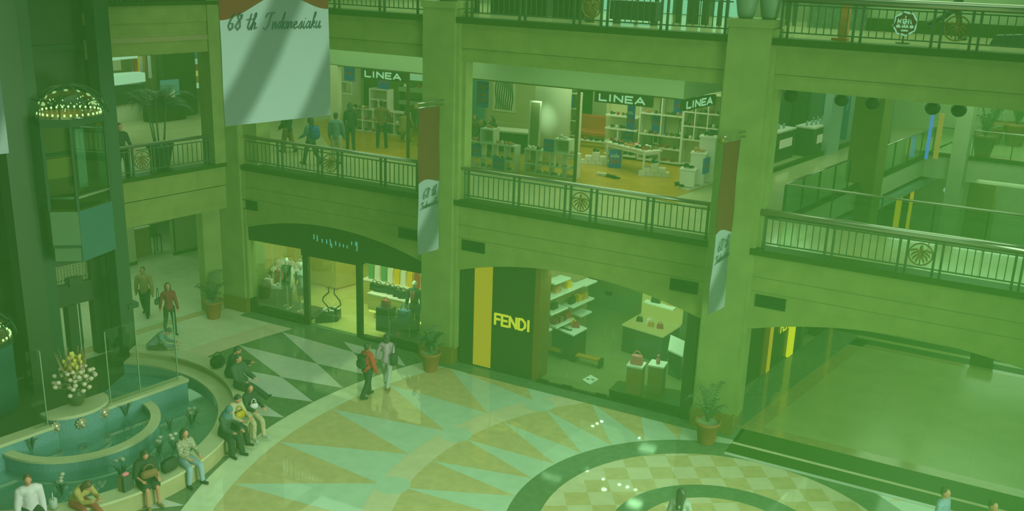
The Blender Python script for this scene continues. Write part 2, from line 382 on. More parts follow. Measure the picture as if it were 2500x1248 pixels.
# --- railings
PALM = []
def railing(name, label, M, x0, x1, z, posts, medal, top_r=0.055, top_z=0.9, skip=None, ymat=M_RAILTOP, group='gallery railings with round emblems'):
    t = link(name, None); t.matrix_world = M @ Matrix.Translation((0, 0, z)); tag(t, label, 'railing', group)
    a = MB(); a.tube([(x0, 0, top_z), (x1, 0, top_z)], top_r, 10); obj('handrail', a, ymat, t, True)
    for zz, nm in ((0.13, 'bottom_rail'), (0.76, 'upper_rail')):
        a = MB(); a.bx(x0, x1, -.018, .018, zz - .016, zz + .016); obj(nm, a, M_RAIL, t)
    pm = MB(); pm.bx(-.028, .028, -.028, .028, 0.0, top_z - top_r * .5); pme = pm.mesh('post', M_RAIL)
    bm = MB(); bm.bx(-.011, .011, -.011, .011, .14, .75); bme = bm.mesh('baluster', M_RAIL)
    for p in posts: link('post', pme, t).location = (p, 0, 0)
    ed = sorted(posts)
    for a, b in zip(ed, ed[1:]):
        if b - a < .3: continue
        mid = [c for c in medal if a < c < b]
        if mid:
            r = min(.30, (b - a) / 2 - .04); c = mid[0]; mm = MB(Matrix.Translation((c, 0, .445)))
            mm.tube([(r * cos(k * pi / 16), 0, r * sin(k * pi / 16)) for k in range(32)], .02, 6, closed=True)
            o = obj('emblem_ring', mm, M_BRONZE, t, True)
            pl = MB(Matrix.Translation((c, 0, .445))); q = r / .3
            pl.tube([(0, 0, -.29 * q), (0, 0, .08 * q)], [.016, .022], 6); pl.ell((0, 0, .15 * q), (.05 * q, .025, .11 * q), 8, 6)
            for sgn in (-1, 1):
                for ex, ez, hh in ((.26, .06, .13), (.24, -.07, .06), (.19, -.17, -.02), (.10, -.24, -.08)):
                    pl.tube([(0, 0, .05 * q), (sgn * ex * .45 * q, 0, hh * q), (sgn * ex * .85 * q, 0, (ez + hh) / 2 * q), (sgn * ex * q, 0, ez * q)], [.018, .026, .026, .01], 6)
            obj('emblem_palm', pl, M_BRONZE, t, True)
        else:
            n = max(2, int(round((b - a) / .165)))
            for i in range(1, n): link('baluster', bme, t).location = (a + (b - a) * i / n, 0, 0)
    return t
def px_x(pts, y=.15, py=500): return [yat(p, q, y).x for p, q in pts]
RY = 0.15
B1 = px_x([(582, 400), (593, 400), (679, 400), (690, 400), (776, 400), (787, 420), (825, 420), (836, 430), (930, 440), (941, 440), (1018, 450)])
B2 = px_x([(1132, 455), (1144, 455), (1254, 480), (1267, 480), (1379, 500), (1393, 500), (1442, 505), (1456, 505), (1579, 525), (1593, 530), (1726, 550)])
B3 = px_x([(1853, 560), (1869, 560), (2016, 595), (2034, 595), (2194, 620), (2213, 625), (2281, 630), (2299, 635), (2476, 660), (2494, 665)]) + [.75, .9, 1.9]
RM = lambda y: Matrix.Translation((0, y, 0))
med = lambda B: [(B[5] + B[6]) / 2]
for z, lv in ((5.09, 'second'), (10.2, 'third')):
    for B, x0, x1, nm, tr in ((B1, -22.3, -15.4, 'left', .055), (B2, -14.25, -6.75, 'middle', .055), (B3, -5.6, 2.2, 'right', .095)):
        l = {('second', 'left'): 'steel gallery railing in front of the shoe shop, behind the left column flag', ('second', 'middle'): 'steel gallery railing under the large shoe shop window, between both piers',
             ('second', 'right'): 'gallery railing with thick steel handrail above the corridor arch', ('third', 'left'): 'topmost gallery railing right of the big hanging banner',
             ('third', 'middle'): 'topmost gallery railing between both piers, bright windows behind it', ('third', 'right'): 'topmost gallery railing with thick handrail, octagonal sign behind it'}[(lv, nm)]
        railing('gallery_railing', l, RM(RY), x0, x1, z, B, med(B), tr, .9)
def lf_s(px, py): return loc2(pat(px, py, LO + N2 * .15), LO)[0]
LP = [lf_s(p, 400) for p in (505, 513, 521, 370, 377, 316, 325)] + [lf_s(272, 400), lf_s(281, 400), -6.0]
railing('gallery_railing', 'gallery railing on the left side with a big dark pot behind it', FLm @ Matrix.Translation((0, .15, 0)), -12, -.1, 5.1, LP, [lf_s(348, 400)], .055, .9)
railing('gallery_railing', 'topmost gallery railing on the left side above the stone band', FLm @ Matrix.Translation((0, .15, 0)), -12, -.1, 10.22, LP, [], .055, .9)
# ================================================================== HELPERS FOR SMALL THINGS
def quadpts(z, A, B, C_):
    """footprint on level z from three corners: left, near, right"""
    a, b, c = (zat(*p, z) for p in (A, B, C_)); d = a + c - b
    return [(q.x, q.y) for q in (a, b, c, d)]
def blk(z0, z1, A, B, C_, at=None, mb=None, mi=0):
    m = mb or MB(); q = quadpts(z0 if at is None else at, A, B, C_); m.prism(q, z0, z1, 'z', mi); return m
def inset(q, f):
    cx = sum(p[0] for p in q) / len(q); cy = sum(p[1] for p in q) / len(q)
    return [(cx + (p[0] - cx) * f, cy + (p[1] - cy) * f) for p in q]
# letters as strokes: every stroke is a list of (x, y) on a unit square
GL = {'L': [[(0, 1), (0, 0), (.7, 0)]], 'I': [[(.1, 0), (.1, 1)]], 'N': [[(0, 0), (0, 1), (.8, 0), (.8, 1)]], 'E': [[(.7, 1), (0, 1), (0, 0), (.7, 0)], [(0, .5), (.6, .5)]],
      'A': [[(0, 0), (.45, 1), (.9, 0)], [(.2, .3), (.7, .3)]], 'F': [[(.65, 1), (0, 1), (0, 0)], [(0, .52), (.55, .52)]],
      'D': [[(0, 0), (0, 1), (.4, 1), (.72, .75), (.78, .5), (.72, .25), (.4, 0), (0, 0)]], 'M': [[(0, 0), (0, 1), (.42, .3), (.84, 1), (.84, 0)]], 'Z': [[(0, 1), (.7, 1), (0, 0), (.7, 0)]],
      'H': [[(0, 0), (0, 1)], [(.7, 0), (.7, 1)], [(0, .5), (.7, .5)]],
      's': [[(.5, .5), (.2, .58), (.05, .45), (.45, .2), (.3, .02), (0, .08)]], 'a': [[(.5, .55), (.2, .58), (0, .3), (.15, .02), (.4, .08), (.5, .3)], [(.5, .58), (.5, 0)]],
      'l': [[(.1, 0), (.1, 1)]], 'e': [[(0, .3), (.48, .3), (.4, .55), (.15, .58), (0, .3), (.15, .02), (.45, .06)]],
      '5': [[(.55, 1), (.08, 1), (.03, .55), (.4, .6), (.58, .3), (.4, .02), (0, .05)]], '0': [[(.3, 1), (.02, .7), (.02, .3), (.3, 0), (.58, .3), (.58, .7), (.3, 1)]],
      '%': [[(.05, 0), (.65, 1)], [(.1, .75), (.2, .95), (.28, .75), (.15, .65), (.1, .75)], [(.42, .2), (.52, .4), (.62, .2), (.5, .08), (.42, .2)]]}
def stroke(mb, pts, w, d, mi=0, closed=False):
    """flat rounded stroke in the local xz plane, thickness d towards -y"""
    pts = [Vector((p[0], 0, p[1])) for p in pts]
    for a, b in zip(pts, pts[1:]):
        t = b - a
        if t.length < 1e-6: continue
        t.normalize(); n = Vector((-t.z, 0, t.x)) * w / 2; e = t * w * .3; a2, b2 = a - e, b + e
        q = [a2 + n, a2 - n, b2 - n, b2 + n]
        mb._a([p for p in q] + [p - Vector((0, d, 0)) for p in q], [(0, 1, 2, 3), (7, 6, 5, 4), (0, 4, 5, 1), (1, 5, 6, 2), (2, 6, 7, 3), (3, 7, 4, 0)], mi)
def text(mb, s, x, z, h, w, d=.02, adv=None, sx=1.0, shear=0.0, mi=0):
    for ch in s:
        if ch != ' ':
            for st in GL[ch]: stroke(mb, [(x + (p[0] * sx + p[1] * shear) * h, z + p[1] * h) for p in st], w, d, mi)
        x += (adv or {'I': .45, 'l': .3}).get(ch, .75) * h * sx
    return x
M_SIGNW = emis('sign_white', (.40, .95, .40), 0.62)
M_BLUE = mat('sale_blue', alb(44, 108, 104), 0.5)
M_REDT = mat('sale_red', alb(110, 95, 60), 0.5)
M_WHT = mat('sale_white', alb(110, 175, 125), 0.5)
M_YEL = emis('amber_panel', (.50, .50, .012), 0.62)
M_YELB = emis('amber_tube', (.55, .72, .01), 0.95)
M_YELW = mat('panel_edge', alb(96, 120, 40), .4)
M_WARM = mat('warm_wood', alb(116, 160, 64), 0.45, noise_amt=.06, noise_scale=4)
M_WARMF = mat('warm_floor', alb(120, 174, 76), 0.2, noise_amt=.06, noise_scale=2)
M_SKIN = mat('skin', alb(120, 136, 70), 0.6); M_SKIND = mat('skin_brown', alb(96, 124, 56), 0.6)
M_MANN = mat('mannequin_white', alb(135, 200, 130), 0.35)
M_CLBLK = mat('black_cloth', alb(48, 103, 43), 0.8); M_CLTEAL = mat('teal_leather', alb(62, 132, 100), 0.5)
M_CLRED = mat('red_cloth', alb(122, 98, 52), 0.7); M_CLDG = mat('charcoal_cloth', alb(54, 110, 50), 0.8)
M_LEA_R = mat('red_leather', alb(106, 100, 50), 0.4); M_LEA_W = mat('white_leather', alb(138, 195, 122), 0.4); M_LEA_B = mat('black_leather', alb(46, 100, 40), 0.35)
M_LEA_T = mat('tan_leather', alb(120, 140, 60), 0.4); M_LEA_Y = mat('yellow_leather', alb(150, 170, 40), 0.4); M_LEA_P = mat('pink_leather', alb(138, 130, 86), 0.4)
M_LEA_G = mat('green_leather', alb(70, 150, 70), 0.4)
M_GREYF = mat('grey_shop_floor', alb(84, 138, 62), 0.18, noise_amt=.06); M_GREYW = mat('grey_shop_wall', alb(72, 128, 54), 0.5, noise_amt=.04)
M_BEAD = mat('pale_beads', alb(120, 180, 105), .3)
def shoe_mb(heel=.05):
    m = MB(); m.ell((.05, 0, .035), (.085, .038, .034), 8, 6); m.ell((-.06, 0, .05 + heel * .5), (.07, .034, .045), 8, 6)
    m.box((.0, 0, .012 + heel * .3), (.23, .06, .016), tilt=0); m.tube([(-.10, 0, 0), (-.10, 0, .06 + heel * .5)], [.012, .02], 6); return m
SHOE = {}
def shoe(matn): 
    if matn.name not in SHOE: SHOE[matn.name] = shoe_mb().mesh('shoe', matn, True)
    return SHOE[matn.name]
def put_shoe(P, m, label, group, rz=0.0, s=1.0, nm='shoe'):
    o = link(nm, shoe(m)); o.location = P; o.rotation_euler = (0, 0, rz); o.scale = (s,) * 3; return tag(o, label, 'shoe', group)
BAGS = {}
def handbag(P, m, label, group=None, rz=0.0, s=1.0, w=.30, hh=.22, d=.13):
    key = (m.name, w, hh)
    if key not in BAGS:
        b = MB(); n = 10
        for k in range(2): pass
        prof = [(-w / 2, 0), (w / 2, 0), (w / 2 * .96, hh * .5), (w / 2 * .8, hh), (-w / 2 * .8, hh), (-w / 2 * .96, hh * .5)]
        b.prism(prof, -d / 2, d / 2, 'y'); b.box((0, -d / 2 - .008, hh * .72), (w * .5, .02, hh * .4))
        c = MB(); c.tube([(-w * .28, 0, hh * .95)] + [(-w * .28 * cos(t), 0, hh * .98 + w * .38 * sin(t)) for t in [pi * k / 8 for k in range(1, 8)]] + [(w * .28, 0, hh * .95)], .012, 6)
        BAGS[key] = (b.mesh('body', m), c.mesh('handle', m, True))
    t = thing('handbag', label, 'handbag', P, rz, group, s); link('body', BAGS[key][0], t); link('handle', BAGS[key][1], t); return t
# ================================================================== GROUND FLOOR SHOPS
def V3(p, z): return Vector((p[0], p[1], z))
# ---- left shop, three glazed bays under a black canopy
gy = 0.16
xs1 = [yat(p, q, gy).x for p, q in ((600, 760), (613, 763), (745, 793), (757, 800), (873, 823), (885, 825), (1033, 760))]
a0, a1 = AR[0]
m = MB(); n = 24; arcpts = [(a0 + .02 + (a1 - a0 - .04) * i / n, archz(a0 + .02 + (a1 - a0 - .04) * i / n, a0, a1)) for i in range(n + 1)]
zb = [2.62, 2.62, 2.46, 2.46, 2.62, 2.62]
hb = [(xs1[6], 2.6), (xs1[5], 2.58), (xs1[5], 2.44), (xs1[2], 2.4), (xs1[2], 2.6), (a0 + .02, 2.55)]
t = thing('shop_canopy', 'black arched canopy over the glass front of the clothes shop', 'canopy', (0, 0, 0))
m.prism(arcpts + hb, 0.06, 0.36, 'y'); obj('fascia', m, M_BLACK, t)
sg = MB()   # sign letters given only as their glints, painted as glowing strokes
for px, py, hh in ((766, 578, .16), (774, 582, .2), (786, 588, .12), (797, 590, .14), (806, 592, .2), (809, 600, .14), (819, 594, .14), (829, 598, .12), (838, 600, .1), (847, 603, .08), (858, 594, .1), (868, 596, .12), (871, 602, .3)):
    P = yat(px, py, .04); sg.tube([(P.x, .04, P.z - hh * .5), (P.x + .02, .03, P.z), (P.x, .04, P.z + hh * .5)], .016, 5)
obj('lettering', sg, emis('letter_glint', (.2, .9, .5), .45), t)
fm = MB(); fm.bx(a0 + .01, xs1[1], .06, .3, 0, 3.1); 
for i in (2, 4): fm.bx(xs1[i], xs1[i + 1], .12, .24, 0, 2.66)
fm.bx(xs1[0], xs1[2], .05, .3, 0, .1); fm.bx(xs1[5], xs1[6], .05, .3, 0, .1)
struct('window_1', fm, M_BLACK)
g = MB(); g.bx(xs1[1], xs1[2], gy, gy + .012, .1, 2.62); g.bx(xs1[5], xs1[6], gy, gy + .012, .1, 2.62); obj('glass_pane', g, M_GLASS, bpy.data.objects['window_1'])
xm = (xs1[3] + xs1[4]) / 2
for sx, x0, x1, w in ((1, xs1[3], xm - .005, 'left'), (-1, xm + .005, xs1[4], 'right')):
    d = MB(); d.bx(x0 + .005, x1, gy, gy + .012, .03, 2.44); o = obj('door_' + ('1' if sx > 0 else '2'), d, M_GLASS); o['kind'] = 'structure'
    hx = x1 - .12 if sx > 0 else x0 + .12
    hd = MB(); hd.tube([(hx, gy - .06, 1.5), (hx + .02 * sx, gy - .06, 1.32), (hx - .2 * sx, gy - .06, 1.12), (hx - .24 * sx, gy - .06, .98), (hx - .04 * sx, gy - .06, .82), (hx, gy - .06, .62)], .022, 6)
    obj('door_handle', hd, M_BLACK, o, True)
m = MB(); m.bx(-23, -15.0, .3, 7, .001, .012); struct('floor_shop', m, M_WARMF)
for nm_, b_ in (('back', (-24.6, -15.0, 7, 7.2, 0, 3.5)), ('left', (-23.0, -22.9, .8, 7, 0, 3.5)), ('right', (-15.1, -14.9, .75, 7, 0, 3.5))): struct('wall_shop_' + nm_, MB().bx(*b_), M_WARM)
struct('ceiling_clothes_shop', MB().bx(-23, -15, .6, 7.2, 3.5, 3.6), M_WARM)
area('clothes_shop_lights', (-19, 3.4, 3.45), 6, 4.5, 320, col=(.57, 1, .32)); area('clothes_window_light', (-19, .5, 3.2), 6.4, .3, 260)
# fixtures
A, B, C_ = (758, 693), (821, 710), (873, 696)
t = thing('sales_desk', 'tall pale wood sales desk behind the wavy door handles', 'desk'); q = quadpts(0, A, B, C_)
obj('body', MB().prism(q, .08, 1.28), M_WARM, t); obj('plinth', MB().prism(inset(q, .95), .012, .08), M_BROWNISH if False else M_LEA_T, t); obj('desk_top', MB().prism(inset(q, 1.02), 1.28, 1.33), M_WHITE, t)
for i, (ua, ub) in enumerate(((.2, .75), (.45, .75), (.8, .3))):
    P = V3((q[0][0] + (q[1][0] - q[0][0]) * ua + (q[3][0] - q[0][0]) * ub, q[0][1] + (q[1][1] - q[0][1]) * ua + (q[3][1] - q[0][1]) * ub), 1.33); handbag(P, M_LEA_W, ['white handbag at the left end of the sales desk', 'white handbag second from the left on the sales desk', 'white handbag alone near the right corner of the sales desk'][i], 'white handbags on the sales desk', .2, 1.15)
t = thing('display_counter', 'long pale counter with a glowing underside and black bags on top', 'counter')
q = quadpts(.9, (898, 715), (983, 735), (960, 690)); q = [q[0], (q[0][0] + (q[1][0] - q[0][0]) * 1.9, q[0][1] + (q[1][1] - q[0][1]) * 1.9)]
q2 = [q[0], q[1], (q[1][0] + .15, q[1][1] + .9), (q[0][0] + .15, q[0][1] + .9)]
obj('body', MB().prism(q2, .32, .86), M_WARM, t); obj('counter_top', MB().prism(inset(q2, 1.02), .86, .9), M_LEA_W, t); obj('plinth', MB().prism(inset(q2, .86), .012, .2), M_WARM, t)
obj('light_strip', MB().prism(inset(q2, .98), .24, .3), emis('counter_glow', (.66, .95, .16), 1.3), t)
for i, (px, py, mm) in enumerate(((915, 708, M_LEA_B), (925, 712, M_LEA_B), (946, 715, M_LEA_B), (958, 718, M_LEA_B), (972, 724, M_LEA_B), (984, 728, M_LEA_B))):
    handbag(V3(zat(px, py, .9), .9), mm, 'black handbag %s on the long pale counter' % ['at the left end', 'second from the left', 'third from the left', 'fourth from the left', 'fifth from the left', 'at the right end'][i], 'black handbags on the pale counter', .1 * i, 1.1)
t = thing('wall_shelf_unit', 'low wall shelf of bright folded clothes behind the pale counter', 'shelf'); P = zat(888, 690, .9)
m = MB(); m.box((P.x + 1.9, P.y + .5, .45), (4.2, .5, .87)); obj('body', m, M_WARM, t); m = MB(); m.box((P.x + 1.9, P.y + .5, .905), (4.3, .56, .04)); obj('shelf_top', m, M_WHITE, t)
cl = [M_LEA_G, M_LEA_W, M_LEA_G, M_LEA_W, M_LEA_Y, M_LEA_W, M_LEA_Y, M_LEA_R, M_LEA_R, M_LEA_W]
for i in range(10):
    x = P.x - .0 + i * .27; m = MB(); m.prism([(-.1, 0), (.1, 0), (.09, .5), (.04, .56), (-.04, .56), (-.09, .5)], -.04, .04, 'y')
    o = single('shopping_garment', m, cl[i], '%s garment standing on the back shelf, %s' % (['green', 'white', 'green', 'white', 'yellow', 'white', 'yellow', 'red', 'red', 'white'][i], ['first from the left', 'second from the left', 'third from the left', 'fourth from the left', 'fifth from the left', 'sixth from the left', 'seventh from the left', 'eighth from the left', 'ninth from the left', 'last on the right'][i]), 'garment', 'garments on the back shelf', False, (x, P.y + .45, .925), .1)
# left window: wooden drum, display boxes, bags
P = zat(697, 722, .012); P.y -= .9; P.x += .2; t = thing('display_drum', 'round pale wood display drum behind the left window mannequins', 'display stand', (P.x, P.y + .9, .012))
obj('drum', MB().lathe([(.6, 0), (.6, 1.0)], n=28), M_WARM, t, True); obj('drum_top', MB().lathe([(.62, 1.0), (.62, 1.05)], n=28), M_WHITE, t)
for i in range(3): handbag((P.x - .36 + i * .36, P.y + .9 + .08 * i, 1.065), M_LEA_W, 'white handbag on the round wooden drum, %s' % ['left', 'middle', 'right'][i], 'white handbags on the drum', .1, 1.1)
t = thing('window_plinth', 'low black plinth across the left shop window', 'plinth'); obj('base', MB().bx(xs1[1] + .02, xs1[2] - .02, .25, 1.15, .012, .2), M_BLACK, t); obj('top_board', MB().bx(xs1[1] + .0, xs1[2] - .0, .23, 1.17, .2, .24), M_DARK, t)
def case(P, w, d, h, label):
    t = thing('display_case', label, 'display case', P, 0, 'black glass display cases'); obj('case', MB().box((0, 0, h / 2), (w, d, h)), M_BLACK, t)
    m = MB(); 
    for sx in (-1, 1):
        for k in range(int(h / .07)): m.ell((sx * w / 2, -d / 2 - .012, .05 + k * .07), (.016, .012, .016), 5, 4)
    for k in range(int(w / .07)): m.ell((-w / 2 + .035 + k * .07, -d / 2 - .012, .03), (.016, .012, .016), 5, 4)
    obj('bead_trim', m, M_BEAD, t); return t
P = yat(650, 745, .5); P.x += .28; case((P.x, .55, .24), .8, .5, .62, 'black beaded display case at the far left of the shop window'); PC = P
handbag((P.x - .15, .5, .86), M_LEA_W, 'white tote bag on the far left display case', None, 0, 1.25)
put_shoe((P.x + .28, .42, .86), M_LEA_W, 'white sneaker at the right end of the far left display case', 'sneakers on the display case', .3, 1.5); put_shoe((P.x + .3, .6, .86), M_LEA_W, 'white sneaker behind another on the far left display case', 'sneakers on the display case', .3, 1.5)
handbag((P.x - .05, .95, .24), M_LEA_R, 'red handbag standing behind the far left display case', None, 0, 1.2, .3, .9)
for i, px in enumerate((668, 700)):
    P = yat(px, 700, .45); m = MB(); [m.ell((0, 0, z * .075), (.018, .018, .02), 5, 4) for z in range(4, 30)]; m.tube([(0, 0, .25), (0, 0, 2.45)], .005, 4); m.lathe([(.06, .235), (.06, .25)], n=10)
    single('bead_string', m, M_BEAD, 'hanging string of pale beads %s' % ['left of both window mannequins', 'in front of the dark-vest mannequin'][i], 'decoration', 'bead strings in the shop window', False, (P.x, .45, 0.005))
# dark tray with bottles by the door
t = thing('shoe_tray', 'low dark display tray of pale shoes beside the door post', 'display stand'); q = quadpts(.25, (761, 791), (806, 764), (800, 752))
q = [(-19.8, .32), (-19.3, .85), (-19.45, 1.25), (-19.8, 1.25)]; obj('tray', MB().prism(q, .012, .32), M_BLACK, t); obj('tray_top', MB().prism(inset(q, .96), .32, .335), M_DARK, t)
for i in range(7):
    put_shoe((-19.72 + i * .045, .55 + i * .06 + (i % 2) * .2, .337), M_LEA_W if i % 3 else M_LEA_B, 'small shoe on the low dark tray, %s from the door post' % ['first', 'second', 'third', 'fourth', 'fifth', 'sixth', 'seventh'][i], 'shoes on the dark tray', .4, 1.0)
# right window front: plinth, cases, bags
t = thing('window_plinth', 'low black plinth across the right shop window', 'plinth'); obj('base', MB().bx(xs1[5] + .9, xs1[6] - .02, .25, 1.5, .012, .2), M_BLACK, t); obj('top_board', MB().bx(xs1[5] + .85, xs1[6], .23, 1.52, .2, .24), M_DARK, t)
P = yat(955, 830, .5); case((P.x - .28, .62, .24), .5, .4, .8, 'tall black beaded display case, left of two in the right window'); case((P.x + .45, .55, .24), .75, .45, .5, 'wide black beaded display case, right of two in the right window')
handbag((P.x - .28, .62, 1.04), M_LEA_R, 'red handbag on the tall beaded display case'); handbag((P.x + .45, .58, .74), M_CLTEAL, 'large teal handbag on the wide beaded display case', None, 0, 1.6); 
handbag((P.x + .42, .3, .24), M_LEA_R, 'rounded red handbag in front of the wide beaded display case', None, 0, .8, .3, .2, .08)
# ---- shop behind the second arch: black wall with amber panel, glazing
fx = [yat(p, q, .12).x for p, q in ((1132, 880), (1153, 890), (1197, 897), (1297, 932), (1310, 935))]
m = MB(); m.bx(AR[1][0] + .02, fx[1], .12, .5, 0.02, 3.4); m.bx(fx[1], fx[2], .16, .5, .02, 3.5); m.bx(fx[2], fx[3], .12, .5, .02, 3.56); m.bx(fx[3], fx[4], .12, .8, .02, 3.56, 1); struct('wall_shopfront', m, [M_BLACK, mat('bronze_edge', alb(76, 112, 40), .4)])
m = MB(); m.bx(fx[1] + .01, fx[2] - .01, .13, .17, .06, 3.45); single('amber_lightbox', m, M_YEL, 'tall glowing amber wall panel left of the yellow letters', 'light')
m = MB(); P = yat(1203, 792, .1); P2 = yat(1290, 806, .1); m.M = Matrix.Translation((P.x + .07, .12, yat(1203, 790, .1).z)); hh = yat(1203, 765, .1).z - yat(1203, 790, .1).z
sx = (P2.x - P.x) / (hh * 4.35); x = 0
for ch, ad in (('F', .85), ('E', .95), ('N', 1.1), ('D', 1.05), ('I', .4)):
    for st in GL[ch]: stroke(m, [((x + p[0]) * hh * sx, p[1] * hh) for p in st], .062, .03)
    x += ad
single('shop_sign', m, emis('amber_letters', (.55, .75, .03), .85), 'glowing yellow shop letters on the black wall', 'sign')
gx0, gx1 = fx[4], yat(1660, 1010, .15).x
m = MB(); m.bx(gx1, AR[1][1] - .02, .05, .6, 0, 3.3); m.bx(gx0, gx1, .08, .22, 0, .035); struct('window_2', m, M_BLACK)
m = MB(); jx = [gx0, yat(1383, 948, .15).x, yat(1467, 968, .15).x, yat(1487, 975, .15).x, gx1]
for a_, b_ in zip(jx, jx[1:]): m.bx(a_ + .006, b_ - .006, .15, .162, .035, 3.5)
obj('glass_pane', m, M_GLASS, bpy.data.objects['window_2'])
for i, (px, py) in enumerate(((1325, 935), (1383, 948), (1467, 968))):
    P = yat(px, py, .12); obj('glass_clamp', MB().bx(P.x - .16, P.x + .16, .12, .18, .03, .11), M_BLACK, bpy.data.objects['window_2'])
P = yat(1485, 717, .12); obj('glass_clamp', MB().bx(P.x - .1, P.x + .1, .12, .18, P.z - .05, P.z + .05), M_BLACK, bpy.data.objects['window_2'])
m = MB(); m.bx(-14, -6.0, .3, 7.5, .001, .012); struct('floor_shop_grey', m, M_GREYF)
FW = Vector((-12.4, .6, 0)); FWm = frame(FW)
m = MB(); m.bx(-13.6, -5.4, 7.0, 7.2, 0, 3.6); struct('wall_shop_grey', m, M_GREYW); m = MB(); m.prism([(-12.5, .5), (-12.4, .5), (-11.78, 4.2), (-11.88, 4.2)], 0, 3.6); struct('wall_shelves_side', m, mat('taupe_wall', alb(98, 140, 64), .5)); m = MB(); m.bx(-13.5, -6.9, .6, 7.2, 3.55, 3.65); struct('ceiling_bag_shop', m, M_GREYW); m = MB()
m.prism([(-7.05, .8), (-6.95, .8), (-5.86, 7.1), (-5.96, 7.1)], 0, 3.6); struct('wall_shop_divider', m, M_GREYW)
area('grey_shop_lights', (-9.6, 3.0, 3.4), 5, 4, 120); area('shelf_spots', (-11.3, 1.9, 3.4), .8, 2.4, 120); 
M_WSH = mat('lit_white_shelf', alb(136, 205, 130), .4)
# wall shelves, placed along the side wall (s, z)
sh = [(1.1, 2.75, 2.10, 'long upper'), (2.2, 3.4, 1.51, 'middle right'), (1.05, 1.95, 1.58, 'middle left'), (1.35, 2.35, 1.08, 'lower'), (2.7, 3.3, 1.08, 'lower right'), (1.2, 2.0, 2.52, 'highest left'), (2.85, 3.5, 2.06, 'upper right'), (.6, 1.15, 1.10, 'near left'), (.5, 1.1, 2.1, 'near upper')]
for s0, s1, z, nm in sh:
    m = MB(FWm); m.bx(s0, s1, -.42, -.02, z - .05, z); single('wall_shelf', m, M_WSH, 'white lit wall shelf in the bag shop, the %s one' % nm, 'shelf', 'white wall shelves in the bag shop')
def on_shelf(s, w, z): return FWm @ Vector((s, w, z))
for i in range(6): 
    m = MB(); m.box((0, 0, .11), (.04, .2, .2)); o = single('clutch_bag', m, [M_LEA_Y, M_LEA_Y, M_LEA_T, M_LEA_T, M_LEA_Y, M_LEA_T][i], 'upright clutch bag in the row on the middle right shelf, %s' % ['first', 'second', 'third', 'fourth', 'fifth', 'sixth'][i], 'bag', 'clutch bags on the middle right shelf', False, on_shelf(2.75 + i * .09, -.2, 1.511), RZ2)
for i in range(6):
    m = MB(); m.box((0, 0, .1), (.04, .2, .18)); o = single('clutch_bag', m, [M_LEA_R, M_LEA_R, M_LEA_B, M_LEA_T, M_LEA_R, M_LEA_B][i], 'upright dark red bag in the row on the lower shelf, %s' % ['first', 'second', 'third', 'fourth', 'fifth', 'sixth'][i], 'bag', 'clutch bags on the lower shelf', False, on_shelf(1.5 + i * .1, -.2, 1.081), RZ2)
handbag(on_shelf(1.6, -.2, 2.101), M_LEA_T, 'tan handbag on the long upper shelf', None, RZ2); handbag(on_shelf(2.2, -.2, 2.101), M_LEA_Y, 'yellow handbag on the long upper shelf', None, RZ2, .9)
handbag(on_shelf(1.5, -.2, 1.581), M_LEA_B, 'black handbag on the middle left shelf', None, RZ2, .9); handbag(on_shelf(2.45, -.2, 1.511), M_LEA_B, 'dark handbag at the left end of the middle right shelf', None, RZ2, .9)
handbag(on_shelf(2.25, -.2, 1.081), M_LEA_R, 'red handbag at the right end of the lower shelf', None, RZ2, .9)
t = thing('display_table', 'black display table with a white lit top by the wall shelves', 'table'); q = quadpts(.9, (1353, 799), (1400, 819), (1434, 801))
obj('cabinet', MB().prism(inset(q, .96), .012, .86), M_BLACK, t); obj('table_top', MB().prism(q, .86, .9), M_WSH, t)
c = V3((sum(p[0] for p in q) / 4, sum(p[1] for p in q) / 4), .9)
handbag(c + Vector((.12, .1, 0)), M_LEA_R, 'red handbag on the white topped table', None, .3, .8); handbag(c + Vector((-.05, .22, 0)), M_LEA_Y, 'yellow handbag on the white topped table', None, .1, .8)
for i in range(3): m = MB(); m.box((0, 0, .012), (.18, .1, .022)); single('wallet', m, M_LEA_B, 'dark wallet lying flat on the white topped table, %s' % ['left', 'middle', 'right'][i], 'wallet', 'wallets on the white table', False, c + Vector((-.25 + i * .15, -.15 - i * .04, 0.001)), .2)
for i, (p0, p1) in enumerate((((1333, 864), (1378, 876)), ((1402, 882), (1470, 899)))):
    a_, b_ = zat(*p0, 0), zat(*p1, 0); a_.y -= .12; b_.y -= .12; t = thing('slatted_bench', 'low golden slatted bench on the grey floor, %s' % ['left one', 'right one'][i], 'bench', (a_.x, a_.y, .012), atan2(b_.y - a_.y, b_.x - a_.x), 'golden slatted benches'); L_ = (b_ - a_).length
    m = MB(); [m.bx(.06, L_ - .06, k * .06, .05 + k * .06, .2, .25) for k in range(4)]; obj('slats', m, mat('gold_wood%d' % i, alb(116, 138, 44), .4), t)
    for x in (.03, L_ - .07): obj('leg', MB().bx(x - .03, x + .05, .0, .24, 0, .27), M_BLACK, t)
m = MB(); m.prism(quadpts(.012, (1421, 930), (1440, 941.5), (1461, 929)), .013, .05); t = single('floor_box', m, M_WSH, 'small flat white box with two dark slots on the grey floor', 'box')
c = quadpts(.012, (1421, 930), (1440, 941.5), (1461, 929)); cx_ = sum(p[0] for p in c) / 4; cy_ = sum(p[1] for p in c) / 4
for k in (-1, 1): obj('slot', MB().box((cx_ + .07 * k, cy_ + .02 * k, .052), (.09, .06, .004)), M_BLACK, t)
